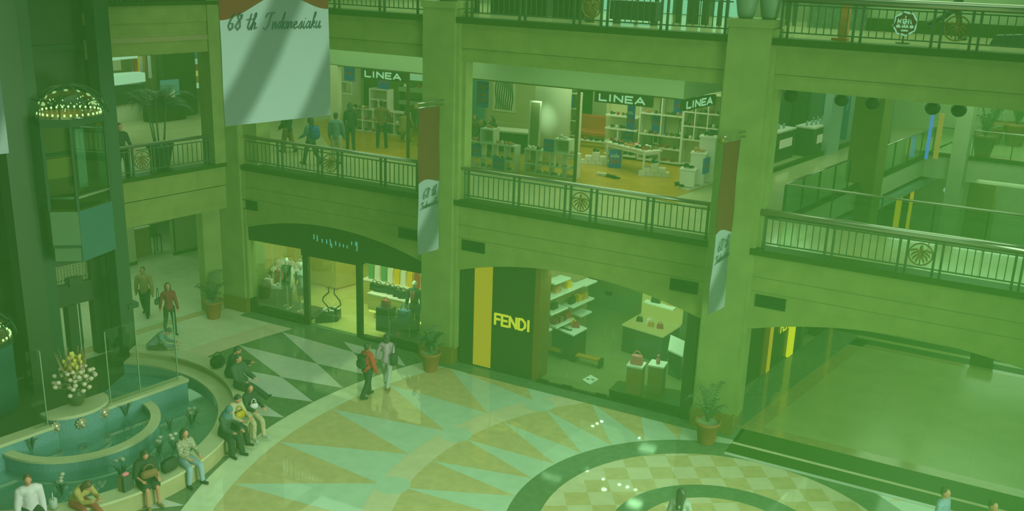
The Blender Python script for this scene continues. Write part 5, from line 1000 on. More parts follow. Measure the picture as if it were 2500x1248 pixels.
# brown shop wall left of the shoe shop
m = MB(); m.bx(-33, -24.8, 10.3, 10.5, ZF, 9.05); m.bx(-27.3, -24.3, 9.0, 9.2, ZF, 9.05, 1); m.bx(-28.0, -27.3, 9.0, 9.3, ZF, 9.05, 2); struct('wall_brown_shop', m, [mat('brown_shop', alb(74, 122, 48), .5), M_PLASTER, mat('tan_shop_pillar', alb(88, 132, 52), .5)])
t = thing('watch_display', 'long dark glass display of small pale goods behind the left railing', 'display case', (-30.2, 8.6, ZF + .002), .0); obj('base', MB().bx(-1.6, 1.6, -.3, .3, 0, .8), M_DARK, t); obj('glass_case', MB().bx(-1.6, 1.6, -.3, .3, .8, 1.1), M_GLASSG, t); m = MB(); [m.ell((-1.4 + k * .22, -.1, .88), (.06, .06, .08), 6, 5) for k in range(14)]; obj('goods', m, M_WHITE, t)
area('brown_shop_light', (-28, 6, 8.9), 6, 4, 90)
# ================================================================== THIRD FLOOR BEHIND THE TOP RAILINGS
M_MINT = emis('bright_window', (.26, .86, .42), .72)
m = MB(); m.bx(-23, 8, 9.0, 9.2, ZT, 14.2); struct('wall_third_floor', m, mat('third_wall', alb(76, 130, 62), .6))
for i, (x0, x1) in enumerate(((-15.35, -14.4), (-13.9, -11.2), (-11.0, -10.15), (-9.9, -8.9))):
    o = obj('window_%d' % (5 + i), MB().bx(x0, x1, 8.9, 8.98, ZT + .02, 13), M_MINT); o['kind'] = 'structure'
    g = MB(); 
    for x in (x0, (x0 + x1) / 2, x1): g.bx(x - .05, x + .05, 8.8, 8.9, ZT, 13)
    for z in (10.9, 11.9): g.bx(x0, x1, 8.82, 8.9, z - .03, z + .03)
    obj('window_frame', g, M_DARK, o)
m = MB(); m.box((0, 0, .36), (1.35, .5, .5)); t = single('long_bench', m, M_CLDG, 'long dark bench in front of the bright upper windows', 'bench', None, False, (-9.75 - .4, 2.6, ZT + .002)); [obj('leg', MB().box((x, 0, .055), (.08, .4, .11)), M_BLACK, t) for x in (-.55, .55)]
for x0, x1, y, lb in ((-15.2, -13.3, 3.4, 'left'), (-12.9, -11.9, 3.0, 'right')):
    m = MB(); m.bx(x0, x1, y, y + .4, ZT + .002, 12.6); single('dark_partition', m, M_BLACK, 'tall dark partition behind the top middle railing, %s of two' % lb, 'partition', 'dark partitions on the top floor')
m = MB(); m.bx(-16.05, -15.35, 2.6, 3.0, ZT + .002, 12.5); single('dark_partition', m, M_BLACK, 'tall dark partition behind the topmost left railing beside the pier', 'partition')
P = Vector((-11.35, 2.2, ZT + .002)); m = MB(); m.lathe([(.14, 0), (.12, .05), (.2, .25), (.26, .6), (.22, .9), (.12, 1.05), (.16, 1.15)], n=18); single('floor_urn', m, M_BRONZE, 'bronze floor urn behind the emblem of the top middle railing', 'urn', None, True, P)
for i, (px, w) in enumerate(((1600, .05), (1655, .08), (1690, .16), (1720, .1), (1755, .06))):
    P = yat(px, 60, 4.2); m = MB(); m.prism([(-w, 0), (w, 0), (w * .8, 1.6), (0, 2.2), (-w * .8, 1.6)], -.06, .06, 'y'); single('tall_figure_stand', m, M_DARK, 'tall dark slim stand before the bright upper windows, %s from the left' % ['first', 'second', 'third', 'fourth', 'fifth'][i], 'display stand', 'slim dark stands on the top floor', False, (P.x, 4.2, ZT + .002))
for i, (px, y) in enumerate(((1822, -.02), (1876, -.02))):
    P = yat(px, 30, .2); t = thing('stone_planter', 'pale stone planter on top of the right pier, %s one' % ['left', 'right'][i], 'planter', (P.x, .2 + .15 * i, 10.602), 0, 'stone planters on the right pier'); m = MB(); m.lathe([(.16, 0), (.2, .06), (.25, .35), (.29, .62), (.31, .68), (.27, .7), (.25, .62)], n=20); obj('pot', m, mat('planter_stone%d' % i, alb(84, 146, 80), .5), t, True)
    m = MB(); rr = random.Random(i)
    for k in range(22): a = rr.uniform(0, 6.28); l = rr.uniform(.15, .35); m.tube([(0, 0, .6), (l * .5 * cos(a), l * .5 * sin(a), .85), (l * cos(a), l * sin(a), .8)], [.01, .03, .004], 4)
    obj('leaves', m, M_CLBLK, t)
P = yat(1093, 5, .2); m = MB(); m.lathe([(.25, 0), (.36, .2), (.36, .5)], n=18); single('stone_planter', m, bpy.data.materials['planter_stone0'], 'pale stone planter on top of the left pier', 'planter', None, True, (P.x, .25, 10.602))
# right part of the top floor
m = MB(); m.bx(-6.2, -4.6, 6.0, 6.1, ZT, 12.5, 1); m.bx(-4.6, 4, 6.2, 6.3, ZT + .35, 12.6, 0); m.bx(-4.6, 4, 6.15, 6.3, ZT, ZT + .35, 2); struct('wall_third_shop', m, [mat('mint_wall', alb(92, 154, 78), .5), mat('dark_green_shelves', alb(62, 122, 58), .5, noise_amt=.4, noise_scale=5), M_LEDGE])
P = zat(2050, 105, ZT); t = thing('orange_stand', 'tall orange and yellow display stand behind the top right railing', 'display stand', (-4.25, .75, ZT + .002)); obj('post', MB().box((0, 0, .55), (.2, .2, 1.0)), mat('orange_paint', alb(124, 136, 52), .5, noise_amt=.25, noise_scale=8), t); obj('foot', MB().box((-.05, -.02, .05), (.36, .3, .1)), mat('orange_foot', alb(116, 128, 46), .5), t); obj('head', MB().box((.04, 0, 1.2), (.5, .25, .3)), mat('orange_head', alb(130, 136, 52), .5), t)
P = yat(2210, 58, 1.7); t = thing('octagon_sign', 'glowing octagonal dark sign with pale lettering on the top floor', 'sign', (P.x, 1.7, P.z), .1); SGN = t
def lobes(r0, r1): return [((r0 if k % 2 else r1) * cos(k * pi / 8 + pi / 16), (r0 if k % 2 else r1) * sin(k * pi / 8 + pi / 16)) for k in range(16)]
obj('glow_rim', MB().prism(lobes(.34, .37), -.02, .06, 'y'), emis('sign_rim', (.34, .9, .5), .62), t); obj('face', MB().prism(lobes(.29, .33), -.035, -.02, 'y'), mat('sign_maroon', alb(76, 92, 38), .4), t)
m = MB(); m.M = Matrix.Translation((-.21, -.036, .0)); text(m, 'MAZHA', 0, 0, .13, .03, .01, {'M': .84, 'A': .74, 'Z': .66, 'H': .66}, .78); m.M = Matrix.Translation((-.22, -.036, -.13)); [stroke(m, [(.02 + k * .075, .02), (.05 + k * .075, .09), (.08 + k * .075, .02)], .035, .01) for k in range(5)]; [m.ell((.02 + .4 * k, -.01, .05), (.05, .01, .05), 8, 6) for k in (0, 1)]; stroke(m, [(.21, .3), (.21, .36)], .03, .01); stroke(m, [(.12, -.07), (.32, -.07)], .05, .01); obj('lettering', m, emis('sign_letters', (.34, .9, .4), .6), t)
obj('stand', MB().tube([(0, .03, -.36), (0, .03, -(P.z - ZT) / .78 + .01)], .03, 6), M_DARK, t); obj('foot', MB().lathe([(.2, -(P.z - ZT) / .78 + .002), (.2, -(P.z - ZT) / .78 + .03)], n=16), M_DARK, t); SGN.scale = (.78,) * 3
m = MB(); m.prism([(-.5, 0), (.5, 0), (.55, .2), (.3, .3), (-.4, .24)], -.3, .3, 'y'); single('dark_bench', m, M_CLDG, 'dark low bench at the right end behind the top railing', 'bench', None, False, (-.75, 3.2, ZT + .002))
m = MB(); m.bx(-.5, .6, 5.4, 5.5, ZT + .002, 12.4); single('mint_screen', m, mat('mint_panel', alb(86, 156, 100), .4), 'tall pale mint panel behind the walking person on the top floor', 'screen')
area('third_floor_lights', (-10, 4.5, 14.0), 24, 6, 2000)
# ================================================================== BANNERS
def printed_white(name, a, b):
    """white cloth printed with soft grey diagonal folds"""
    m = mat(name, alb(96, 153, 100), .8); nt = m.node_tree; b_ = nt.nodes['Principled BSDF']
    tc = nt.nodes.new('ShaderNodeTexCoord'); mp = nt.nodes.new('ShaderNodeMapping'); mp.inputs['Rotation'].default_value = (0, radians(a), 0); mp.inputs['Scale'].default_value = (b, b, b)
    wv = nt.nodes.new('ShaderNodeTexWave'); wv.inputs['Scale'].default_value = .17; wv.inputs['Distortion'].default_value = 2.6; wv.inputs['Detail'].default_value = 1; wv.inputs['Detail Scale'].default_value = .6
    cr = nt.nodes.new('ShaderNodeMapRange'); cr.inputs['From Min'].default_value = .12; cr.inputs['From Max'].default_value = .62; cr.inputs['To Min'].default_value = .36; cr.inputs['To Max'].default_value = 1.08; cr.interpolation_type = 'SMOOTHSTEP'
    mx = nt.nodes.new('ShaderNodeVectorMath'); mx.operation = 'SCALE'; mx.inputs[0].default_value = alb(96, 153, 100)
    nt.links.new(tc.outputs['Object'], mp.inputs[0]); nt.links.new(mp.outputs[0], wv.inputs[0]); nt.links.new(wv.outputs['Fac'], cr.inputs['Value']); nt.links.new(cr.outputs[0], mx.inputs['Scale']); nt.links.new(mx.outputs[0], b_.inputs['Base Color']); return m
M_BRED = mat('banner_red', alb(72, 97, 36), .8); M_BRED2 = mat('flag_red', alb(68, 94, 34), .8); M_INK = mat('banner_ink', alb(50, 108, 54), .7)
CUR = {'6': [[(.55, 1), (.2, .62), (.05, .25), (.2, .02), (.42, .15), (.4, .4), (.15, .4)]], '8': [[(.45, .75), (.3, 1), (.15, .8), (.38, .5), (.42, .2), (.22, .02), (.05, .2), (.2, .45), (.48, .7), (.52, .92)]],
       't': [[(.3, .95), (.1, .15), (.2, .02), (.4, .2)], [(-.05, .6), (.45, .64)]], 'h': [[(-.05, .1), (.35, .8), (.35, 1), (.25, .95), (.05, 0), (.1, .2), (.28, .45), (.36, .36), (.28, .06), (.5, .14)]],
       'I': [[(.0, .72), (.15, .95), (.75, 1), (.5, .88), (.3, .2), (.1, .0), (-.1, .1)]], 'n': [[(.06, .44), (0, 0), (.08, .22), (.26, .45), (.32, .35), (.26, .05), (.44, .14)]],
       'd': [[(.36, .36), (.2, .45), (.02, .2), (.1, .02), (.28, .15), (.55, 1), (.32, .1), (.38, .02), (.5, .12)]], 'o': [[(.3, .45), (.08, .35), (.04, .1), (.18, 0), (.36, .15), (.36, .38), (.28, .45), (.5, .38)]],
       'e': [[(.02, .18), (.3, .3), (.28, .45), (.12, .42), (.04, .15), (.14, .0), (.4, .12)]], 's': [[(0, .06), (.28, .46), (.3, .2), (.2, .0), (.05, .04)], [(.24, .06), (.42, .14)]], 'i': [[(.08, .44), (.02, .06), (.1, .0), (.26, .14)], [(.14, .62), (.15, .64)]],
       'a': [[(.36, .38), (.2, .45), (.03, .2), (.1, .01), (.28, .15), (.38, .44), (.3, .06), (.36, .0), (.5, .13)]], 'k': [[(0, .1), (.35, .85), (.35, 1), (.25, .95), (.04, 0)], [(.1, .2), (.3, .45), (.33, .34), (.14, .24), (.3, .04), (.46, .14)]],
       'u': [[(.06, .44), (.0, .1), (.1, .0), (.28, .2), (.36, .44), (.3, .06), (.38, 0), (.5, .12)]]}
ADV = {'I': .68, 'i': .26, 's': .42, '6': .6, '8': .62, 't': .36, ' ': .35}
def script_text(mb, s, x, z, h, w, slope=0.0, sx=1.0):
    x0 = x
    for ch in s:
        if ch != ' ':
            for st in CUR[ch]: stroke(mb, [(x + (p[0] + p[1] * .22) * h * sx, z + (x - x0) * slope + p[1] * h) for p in st], w, .006)
        x += ADV.get(ch, .46) * h * sx
def banner(name, label, M, w, hgt, bound, lines, white, red, parts_name='cloth', ripple=.03, pole=False, lab_red='red upper part of the cloth'):
    """cloth in local xz (x to the right, z up from the lower edge); bound(u): where the white turns red"""
    t = link(name, None); t.matrix_world = M; tag(t, label, 'banner')
    def Yr(x, z): return ripple * sin((x * 1.6 + z * .9) * 3.1) * min(1, (hgt - z) / 1.2) + ripple * .5 * sin(x * 7 / w)
    nx, nz = 24, 30; W_, R_ = MB(), MB()
    for (mb, lo, hi) in ((W_, lambda u: 0, bound), (R_, bound, lambda u: hgt)):
        vs = []; fs = []
        for i in range(nx + 1):
            u = i / nx; x = u * w
            for j in range(nz + 1):
                z = lo(u) + (hi(u) - lo(u)) * j / nz; vs.append((x, Yr(x, z), z))
        for i in range(nx):
            for j in range(nz): a = i * (nz + 1) + j; fs.append((a, a + nz + 1, a + nz + 2, a + 1))
        n = len(vs); vs += [(v[0], v[1] + .006, v[2]) for v in vs]; fs += [tuple(k + n for k in f[::-1]) for f in fs]
        mb._a(vs, fs, 0)
    obj('white_cloth', W_, white, t, True); o = obj('red_cloth', R_, red, t, True); o['label'] = lab_red
    m = MB()
    for s_, x, z, h_, wd, sl, sx in lines:
        m.M = Matrix.Translation((0, -.008 - ripple * 1.1, 0)); script_text(m, s_, x, z, h_, wd, sl, sx)
    obj('lettering', m, M_INK, t); return t
# large hanging banner: direction found from its level lower edge
r1, r2 = ray(550, 309), ray(808, 281); t1 = 21.5; Pl = CAM + r1 * t1 / 1.0; Pr = CAM + r2 * (t1 * r1.z / r2.z)
wv_ = Pr - Pl; wB = wv_.length; ang = atan2(wv_.y, wv_.x); BM = Matrix.Translation(Pl) @ Matrix.Rotation(ang, 4, 'Z')
nB = Vector((-sin(ang), cos(ang), 0))
def bz(px, py): return pat(px, py, Pl, nB).z - Pl.z
zA, zBm, zC = bz(541, 50), bz(690, -6), bz(804, 22)
bd = lambda u: (zA + (zBm + .05 - zA) * .5 * (1 - cos(pi * min(1, u / .55)))) if u < .55 else (zBm + .05 + (zC - zBm - .05) * .5 * (1 - cos(pi * (u - .55) / .45)))
hB = bz(670, -150)
lz0, lz1 = bz(555, 75), bz(785, 68); sl = (lz1 - lz0) / (wB * .88)
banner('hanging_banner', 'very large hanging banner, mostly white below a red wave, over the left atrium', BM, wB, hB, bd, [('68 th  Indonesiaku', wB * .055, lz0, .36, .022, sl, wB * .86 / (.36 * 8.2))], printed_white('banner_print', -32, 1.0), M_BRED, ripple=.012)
m = MB(BM); 
for x in (.15, wB - .15): m.tube([(x, 0, hB), (x, 0, 19 - Pl.z)], .01, 5)
m.tube([(-.05, 0, hB + .02), (wB + .05, 0, hB + .02)], .03, 6); o = obj('hanging_bar', m, M_RAILTOP); o.parent = bpy.data.objects['hanging_banner']; o.matrix_parent_inverse = BM.inverted()
# a second large banner, only its corner in view at the left edge
r1 = ray(22, 374); t1 = 21; P = CAM + r1 * t1; BM2 = Matrix.Translation(P - D2 * 3.2) @ Matrix.Rotation(RZ2, 4, 'Z')
banner('hanging_banner', 'corner of a second white hanging banner at the left edge of the photo', BM2, 3.2, 1.9, lambda u: 1.85, [], printed_white('banner_print_b', -32, 1.0), M_BRED, ripple=.012)
m = MB(BM2)
for x in (.15, 3.05): m.tube([(x, 0, 1.9), (x, 0, 19 - P.z)], .01, 5)
o = obj('hanging_cord', m, M_RAILTOP); o.parent = bpy.data.objects['hanging_banner.001']; o.matrix_parent_inverse = BM2.inverted()
# flags on the piers, square to the front
def flag(px_tl, px_tr, px_bl, py_br, wl, wr, label, x_pier, knob):
    tr = pat(px_tr[0], px_tr[1], (x_pier, -.35, 0), Vector((1, 0, 0)) if False else Vector((D2.y, -D2.x, 0)))
    o = Vector((tr.x, tr.y, 0)); n = Vector((D2.y, -D2.x, 0))
    tl = pat(px_tl[0], px_tl[1], o, n); bl = pat(px_bl[0], px_bl[1], o, n)
    sl_, wl_ = (tl - o).dot(D2), 0; w = -sl_; P = tl.copy(); P.z = bl.z; M = Matrix.Translation(P) @ Matrix.Rotation(RZ2, 4, 'Z'); hgt = tl.z - bl.z
    zl = pat(px_tl[0], wl, o, n).z - P.z; zr = pat(px_tr[0], wr, o, n).z - P.z
    bd = lambda u: zl + (zr - zl) * u + .07 * sin(pi * u * 1.3)
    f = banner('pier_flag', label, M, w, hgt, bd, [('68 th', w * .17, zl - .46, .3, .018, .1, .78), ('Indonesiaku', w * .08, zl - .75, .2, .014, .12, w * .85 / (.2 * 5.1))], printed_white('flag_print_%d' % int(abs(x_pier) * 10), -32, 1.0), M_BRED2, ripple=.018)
    m = MB(); m.tube([(-.1, 0, hgt + .04), (w + .3, 0, hgt + .04)], .018, 8); m.tube([(-.1, 0, hgt + .16), (w + .3, 0, hgt + .16)], .018, 8); obj('pole', m, M_RAILTOP, f, True)
    m = MB(); m.ell((-.12, 0, hgt + .1), (.09, .09, .09), 10, 8); obj('knob', m, M_BRONZE, f, True)
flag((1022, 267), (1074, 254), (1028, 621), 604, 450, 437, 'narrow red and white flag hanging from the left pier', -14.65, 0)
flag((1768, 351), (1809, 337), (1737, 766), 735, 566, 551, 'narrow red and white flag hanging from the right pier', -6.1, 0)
# ================================================================== PALMS
M_TERRA = mat('terracotta', alb(92, 116, 44), .7, noise_amt=.1); M_SOIL = mat('pale_soil', alb(92, 148, 78), .9); M_PALM = mat('palm_leaf', alb(60, 118, 52), .5, noise_amt=.15)
def frond(mb, a, L_, rise, droop, n=11):
    ca, sa = cos(a), sin(a); pts = []
    for k in range(n): u = k / (n - 1); r_ = L_ * u; pts.append(Vector((r_ * ca, r_ * sa, rise * sin(u * pi * .62) - droop * u * u)))
    mb.tube(pts, [.012 * (1 - .8 * k / n) for k in range(n)], 4); side = Vector((-sa, ca, 0))
    for k in range(1, n):
        for h_ in (0, .5):
            q = pts[k - 1].lerp(pts[k], 1 - h_); l = L_ * .34 * sin(pi * min(.97, (k - h_) / n + .12)); tdir = (pts[k] - pts[k - 1]).normalized()
            for sg in (-1, 1):
                tip = q + side * sg * l * .8 + tdir * l * .5 - Vector((0, 0, l * .25)); b0 = q - tdir * .014; b1 = q + tdir * .014; mid = q.lerp(tip, .5) + Vector((0, 0, l * .06))
                mb._a([b0, b1, mid + tdir * .012, tip, mid - tdir * .012], [(0, 1, 2, 4), (4, 2, 3)], 0)
def palm(name, label, loc, s=1.0, n=12, L_=.75, rise=.7, seed=0, dark=False, cat='potted palm', group='potted palms', stems=False):
    t = thing(name, label, cat, loc, 0, group, s); r = random.Random(seed)
    m = MB(); m.lathe([(.2, 0), (.21, .03), (.3, .52), (.33, .53), (.34, .62), (.3, .62), (.28, .56)], n=22, cap=False); m.lathe([(.0, .0), (.2, .0)], n=22, cap=False); obj('pot', m, M_CLBLK if dark else M_TERRA, t, True)
    obj('soil', MB().lathe([(.0, .57), (.285, .57)], n=18, cap=False), M_SOIL if not dark else M_BLACK, t)
    m = MB(); m.M = Matrix.Translation((0, 0, .57))
    if stems:
        st = MB()
        for k in range(7):
            a = r.uniform(0, 6.28); x, y = .12 * cos(a), .12 * sin(a); hh = r.uniform(.9, 1.2); st.tube([(x, y, .57), (x * 1.6, y * 1.6, .57 + hh * .5), (x * 2, y * 2, .57 + hh)], [.022, .018, .012], 6)
            for j in range(3): m.M = Matrix.Translation((x * 2, y * 2, .57 + hh - .05)); frond(m, a + r.uniform(-1.4, 1.4), L_ * r.uniform(.7, 1.1), rise * r.uniform(.5, 1), r.uniform(.2, .6))
        obj('stems', st, M_PALM, t)
    else:
        for k in range(n): frond(m, 2 * pi * k / n + r.uniform(-.2, .2), L_ * r.uniform(.6, 1.1), rise * r.uniform(.5, 1.3), r.uniform(.0, .35))
    obj('fronds', m, M_PALM, t); return t
P = zat(522, 774); palm('potted_palm', 'potted palm in a terracotta pot by the left corner pier', (P.x + .05, P.y - .05, 0.003), 1.0, 13, .72, .75, 1)
P = zat(1043, 906); palm('potted_palm', 'potted bushy palm in a terracotta pot at the foot of the left pier', (P.x + .05, P.y + .1, .006), .95, 26, .52, .75, 2)
P = zat(1720, 1084); palm('potted_palm', 'potted palm in a terracotta pot at the foot of the right pier', (P.x, P.y + .1, .006), 1.0, 12, .66, .9, 3)
P = zat(402, 416, ZF); palm('potted_palm', 'tall many-stemmed palm in a big dark pot behind the left gallery railing', (P.x - .35, P.y + .2, ZF + .002), 1.25, 12, .95, .5, 4, True, stems=True)
P = zat(2405, 364, ZF); palm('potted_palm', 'potted plant in a dark pot at the glass railing of the far walkway', (P.x, 18.0, ZF + .002), 1.35, 12, .5, .8, 5)
for k, (px, y, lb) in enumerate(((2425, 21.5, 'left of two behind the far walkway pot'), (2480, 21.6, 'right of two behind the far walkway pot'))):
    Q = yat(px, 320, y); palm('potted_palm', 'bushy green plant in a terracotta pot, %s' % lb, (Q.x, y, ZF + .002), 1.5, 20, .4, .9, 6 + k)
P = zat(2395, 893, 0); t = thing('planter_box', 'brown square planter box on the far dark steps of the corridor', 'planter', (P.x, P.y + .15, .012), radians(-3)); m = MB(); m.prism([(-.33, -.25), (.33, -.25), (.33, .25), (-.33, .25)], 0, .03); 
vs = [(-.3, -.22, 0), (.3, -.22, 0), (.3, .22, 0), (-.3, .22, 0), (-.36, -.28, .42), (.36, -.28, .42), (.36, .28, .42), (-.36, .28, .42)]; m._a(vs, [(0, 1, 5, 4), (1, 2, 6, 5), (2, 3, 7, 6), (3, 0, 4, 7), (4, 5, 6, 7)], 0); obj('box', m, mat('planter_brown', alb(62, 104, 30), .6), t); m = MB(); m.prism([(-.3, -.22), (.3, -.22), (.3, .22), (-.3, .22)], .421, .43); obj('soil', m, M_BLACK, t)
# ================================================================== PEOPLE AND MANNEQUINS
def remesh(mb, vox, smooth=3):
    me = mb.mesh('tmp', MATS['skin']); o = bpy.data.objects.new('tmp', me); COL.objects.link(o)
    md = o.modifiers.new('r', 'REMESH'); md.mode = 'VOXEL'; md.voxel_size = vox; md.use_smooth_shade = True
    sm = o.modifiers.new('s', 'SMOOTH'); sm.factor = .5; sm.iterations = smooth
    dg = bpy.context.evaluated_depsgraph_get(); out = bpy.data.meshes.new_from_object(o.evaluated_get(dg)); bpy.data.objects.remove(o); bpy.data.meshes.remove(me); out.materials.clear(); return out
def cap(mb, a, b, ra, rb, n=10):
    a, b = Vector(a), Vector(b); d = b - a; k = 4
    pts = [a - d.normalized() * ra * .7, a - d.normalized() * ra * .35, a, a.lerp(b, .5), b, b + d.normalized() * rb * .35, b + d.normalized() * rb * .7]
    mb.tube(pts, [ra * .45, ra * .85, ra, (ra + rb) / 2, rb, rb * .85, rb * .45], n)
def figure(name, label, loc, yaw, hip=None, H=1.68, lean=0.0, side=0.0, head=(0.0, 0.0), legs=((.0, 0, .0), (.0, 0, .0)), arms=((.05, .12, .15, 0), (.05, .12, .15, 0)), skin='skin', top=None, sleeve=1.0, bottom=None, leg_len=1.0, skirt=None, hair=None, long_hair=0.0, shoes=None, fem=False, extra=None, cat='person', group=None, hijab=None, toph=None, loose=0.0, hand_pose=.5):
    t = thing(name, label, cat, loc, yaw, group); h = H
    if hip is None: hip = h * .245 * (max(cos(legs[0][0]) + cos(legs[0][0] - legs[0][2]), cos(legs[1][0]) + cos(legs[1][0] - legs[1][2]))) + .055
    P = Vector((0, 0, hip)); u = Vector((sin(lean), sin(side), cos(lean) * cos(side))).normalized(); fw = Vector((cos(lean), 0, -sin(lean))); C = P + u * h * .29; nk = C + u * h * .045
    J = {}
    hp, hy = head; hd = (Matrix.Rotation(hp, 3, 'Y') @ u); hf = Matrix.Rotation(hy, 3, 'Z') @ (Matrix.Rotation(hp, 3, 'Y') @ fw); hc = nk + hd * h * .062 + hf * .012; hr = Vector((0, 0, 1)).cross(hf).normalized()
    HM = Matrix((hf, hr, hf.cross(hr))).transposed()
    def hpnt(x, y, z): return hc + HM @ Vector((x, y, z))
    B, T, L_, SH = MB(), MB(), MB(), MB(); sw = h * (.094 if fem else .106); g = .014 + loose * .6
    def torso(mb, e):
        cap(mb, P + Vector((0, .04, 0)), P + Vector((0, -.04, 0)), .098 + e, .098 + e, 12); cap(mb, P + u * .1 + Vector((0, .028, 0)), P + u * .1 - Vector((0, .028, 0)), .098 + e * 1.1, .098 + e * 1.1, 12)
        cap(mb, P + u * h * .17 + Vector((0, .05, 0)), P + u * h * .17 - Vector((0, .05, 0)), .10 + e, .10 + e, 12); cap(mb, C - u * .05 + Vector((0, sw * .72, 0)), C - u * .05 - Vector((0, sw * .72, 0)), .078 + e, .078 + e, 12)
        cap(mb, P + u * .1, C - u * .06, .11 + e, .11 + e, 12)
        if e > 0:
            for k_ in (-.02, .03): cap(mb, P + u * k_ + Vector((0, .045, 0)), P + u * k_ - Vector((0, .045, 0)), .112 + e, .112 + e, 12)
        if fem: 
            for s in (-1, 1): mb.ell(C - u * .12 + fw * .08 + Vector((0, s * .055, 0)), (.06 + e, .06 + e, .06 + e), 8, 6)
    torso(B, 0); cap(B, C - u * .03, nk + u * .03, .052, .05)
    # head with face
    B.ell(hc, (.088, .074, .108), 14, 10, 0, HM); B.ell(hpnt(.03, 0, -.06), (.055, .052, .055), 10, 8, 0, HM); B.ell(hpnt(.095, 0, -.012), (.016, .013, .024), 7, 5, 0, HM)
    for s in (-1, 1): B.ell(hpnt(-.005, s * .076, -.01), (.018, .01, .03), 7, 5, 0, HM); B.ell(hpnt(.078, s * .03, .02), (.014, .02, .01), 6, 5, 0, HM)
    B.ell(hpnt(.082, 0, -.05), (.014, .026, .009), 7, 5, 0, HM)
    if top: torso(T, g); cap(T, C - u * .02, C + u * .035, .066, .058)
    if bottom: cap(L_, P + Vector((0, .045, .02)), P + Vector((0, -.045, .02)), .105, .105, 12); cap(L_, P + u * .03 + Vector((0, .03, 0)), P + u * .03 - Vector((0, .03, 0)), .104, .104, 12)
    for s, (f, ab, kn) in zip((1, -1), legs):
        hj = P + Vector((0, s * h * .052, -.02)); d1 = Vector((sin(f) * cos(ab), s * sin(ab), -cos(f) * cos(ab))); kj = hj + d1 * h * .245; d2 = Vector((sin(f - kn), s * sin(ab) * .3, -cos(f - kn))).normalized(); aj = kj + d2 * h * .24
        fa = max(-.9, min(.7, (f - kn) * .6)); fd = Vector((cos(fa), s * .15, sin(fa) if fa > 0 else sin(fa) * .8)).normalized(); toe = aj + fd * .155 - Vector((0, 0, .035)); heel = aj - fd * .045 - Vector((0, 0, .035))
        cap(B, hj, kj, .078, .05); cap(B, kj, aj, .05, .034); cap(B, heel, toe, .036, .03)
        if bottom:
            if leg_len > .5: cap(L_, hj, kj, .078 + g * 1.3, .055 + g * 1.2); cap(L_, kj, kj.lerp(aj, (leg_len - .5) * 2 * .95), .055 + g * 1.2, .044 + g * 1.2)
            else: cap(L_, hj, hj.lerp(kj, leg_len * 2), .082 + g * 1.5, .075 + g * 1.2)
        if shoes: cap(SH, heel, toe, .045, .038); cap(SH, aj - Vector((0, 0, .02)), heel, .042, .04)
        J['foot%d' % s] = toe
    for s, (sf, ab, ef, inw) in zip((1, -1), arms):
        sj = C - u * .045 + Vector((0, s * sw, 0)); d1 = Vector((sin(sf) * cos(ab), s * sin(ab), -cos(sf) * cos(ab))); ej = sj + d1 * h * .17; a2 = sf + ef; d2 = Vector((sin(a2) * cos(inw), s * (sin(ab) * .4 - sin(inw)), -cos(a2) * cos(inw))).normalized(); wj = ej + d2 * h * .148
        cap(B, sj, ej, .046, .036); cap(B, ej, wj, .035, .024)
        hn = wj + d2 * .05; pr = d2.cross(Vector((0, s, 0)) if abs(d2.y) < .8 else Vector((1, 0, 0))).normalized(); ac = d2.cross(pr).normalized()
        cap(B, wj + ac * .012, hn + ac * .02, .022, .02); cap(B, wj - ac * .012, hn - ac * .02, .022, .02)
        for k, (o_, l_) in enumerate(((-.03, .065), (-.01, .078), (.01, .074), (.03, .058))):
            b0 = hn + ac * o_ + d2 * .02; b1 = b0 + (d2 * cos(hand_pose * .5) - pr * sin(hand_pose * .5)) * l_ * .55; b2 = b1 + (d2 * cos(hand_pose * 1.3) - pr * sin(hand_pose * 1.3)) * l_ * .45
            cap(B, b0, b1, .0095, .009, 6); cap(B, b1, b2, .009, .0075, 6)
        tb = wj + d2 * .02 + ac * .03; cap(B, tb, tb + (d2 * .7 + ac * .6 - pr * .3) * .05, .011, .009, 6)
        if top and sleeve > 0:
            if sleeve > .5: cap(T, sj, ej, .05 + g * 1.2, .04 + g * 1.2); cap(T, ej, ej.lerp(wj, min(1, (sleeve - .5) * 2)), .04 + g * 1.2, .03 + g * 1.1)
            else: cap(T, sj, sj.lerp(ej, sleeve * 2), .05 + g * 1.4, .046 + g * 1.4)
        J['hand%d' % s] = hn + d2 * .04
    def part(nm, mb, mt, vox, lab=None):
        o = link(nm, remesh(mb, vox), t); o.data.materials.append(mt); 
        if lab: o['label'] = lab
        return o
    body_m = MATS[skin]; part('body', B, body_m, .0125, None)
    if bottom: part('trousers' if skirt is None else 'skirt', L_, bottom, .02)
    if skirt:
        m = MB(); k0 = P + Vector((0, 0, .04)); k1 = P + Vector((sin(legs[0][0]) * .3 * skirt, 0, -cos(legs[0][0]) * .3 * skirt - .02))
        cap(m, k0 + Vector((0, .05, 0)), k1 + Vector((0, .09, 0)), .12, .10); cap(m, k0 - Vector((0, .05, 0)), k1 - Vector((0, .09, 0)), .12, .10); cap(m, k0, k1, .12, .1); part('skirt', m, bottom or top, .02)
    if top: part('top', T, top, .02)
    if shoes: part('shoes', SH, shoes, .016)
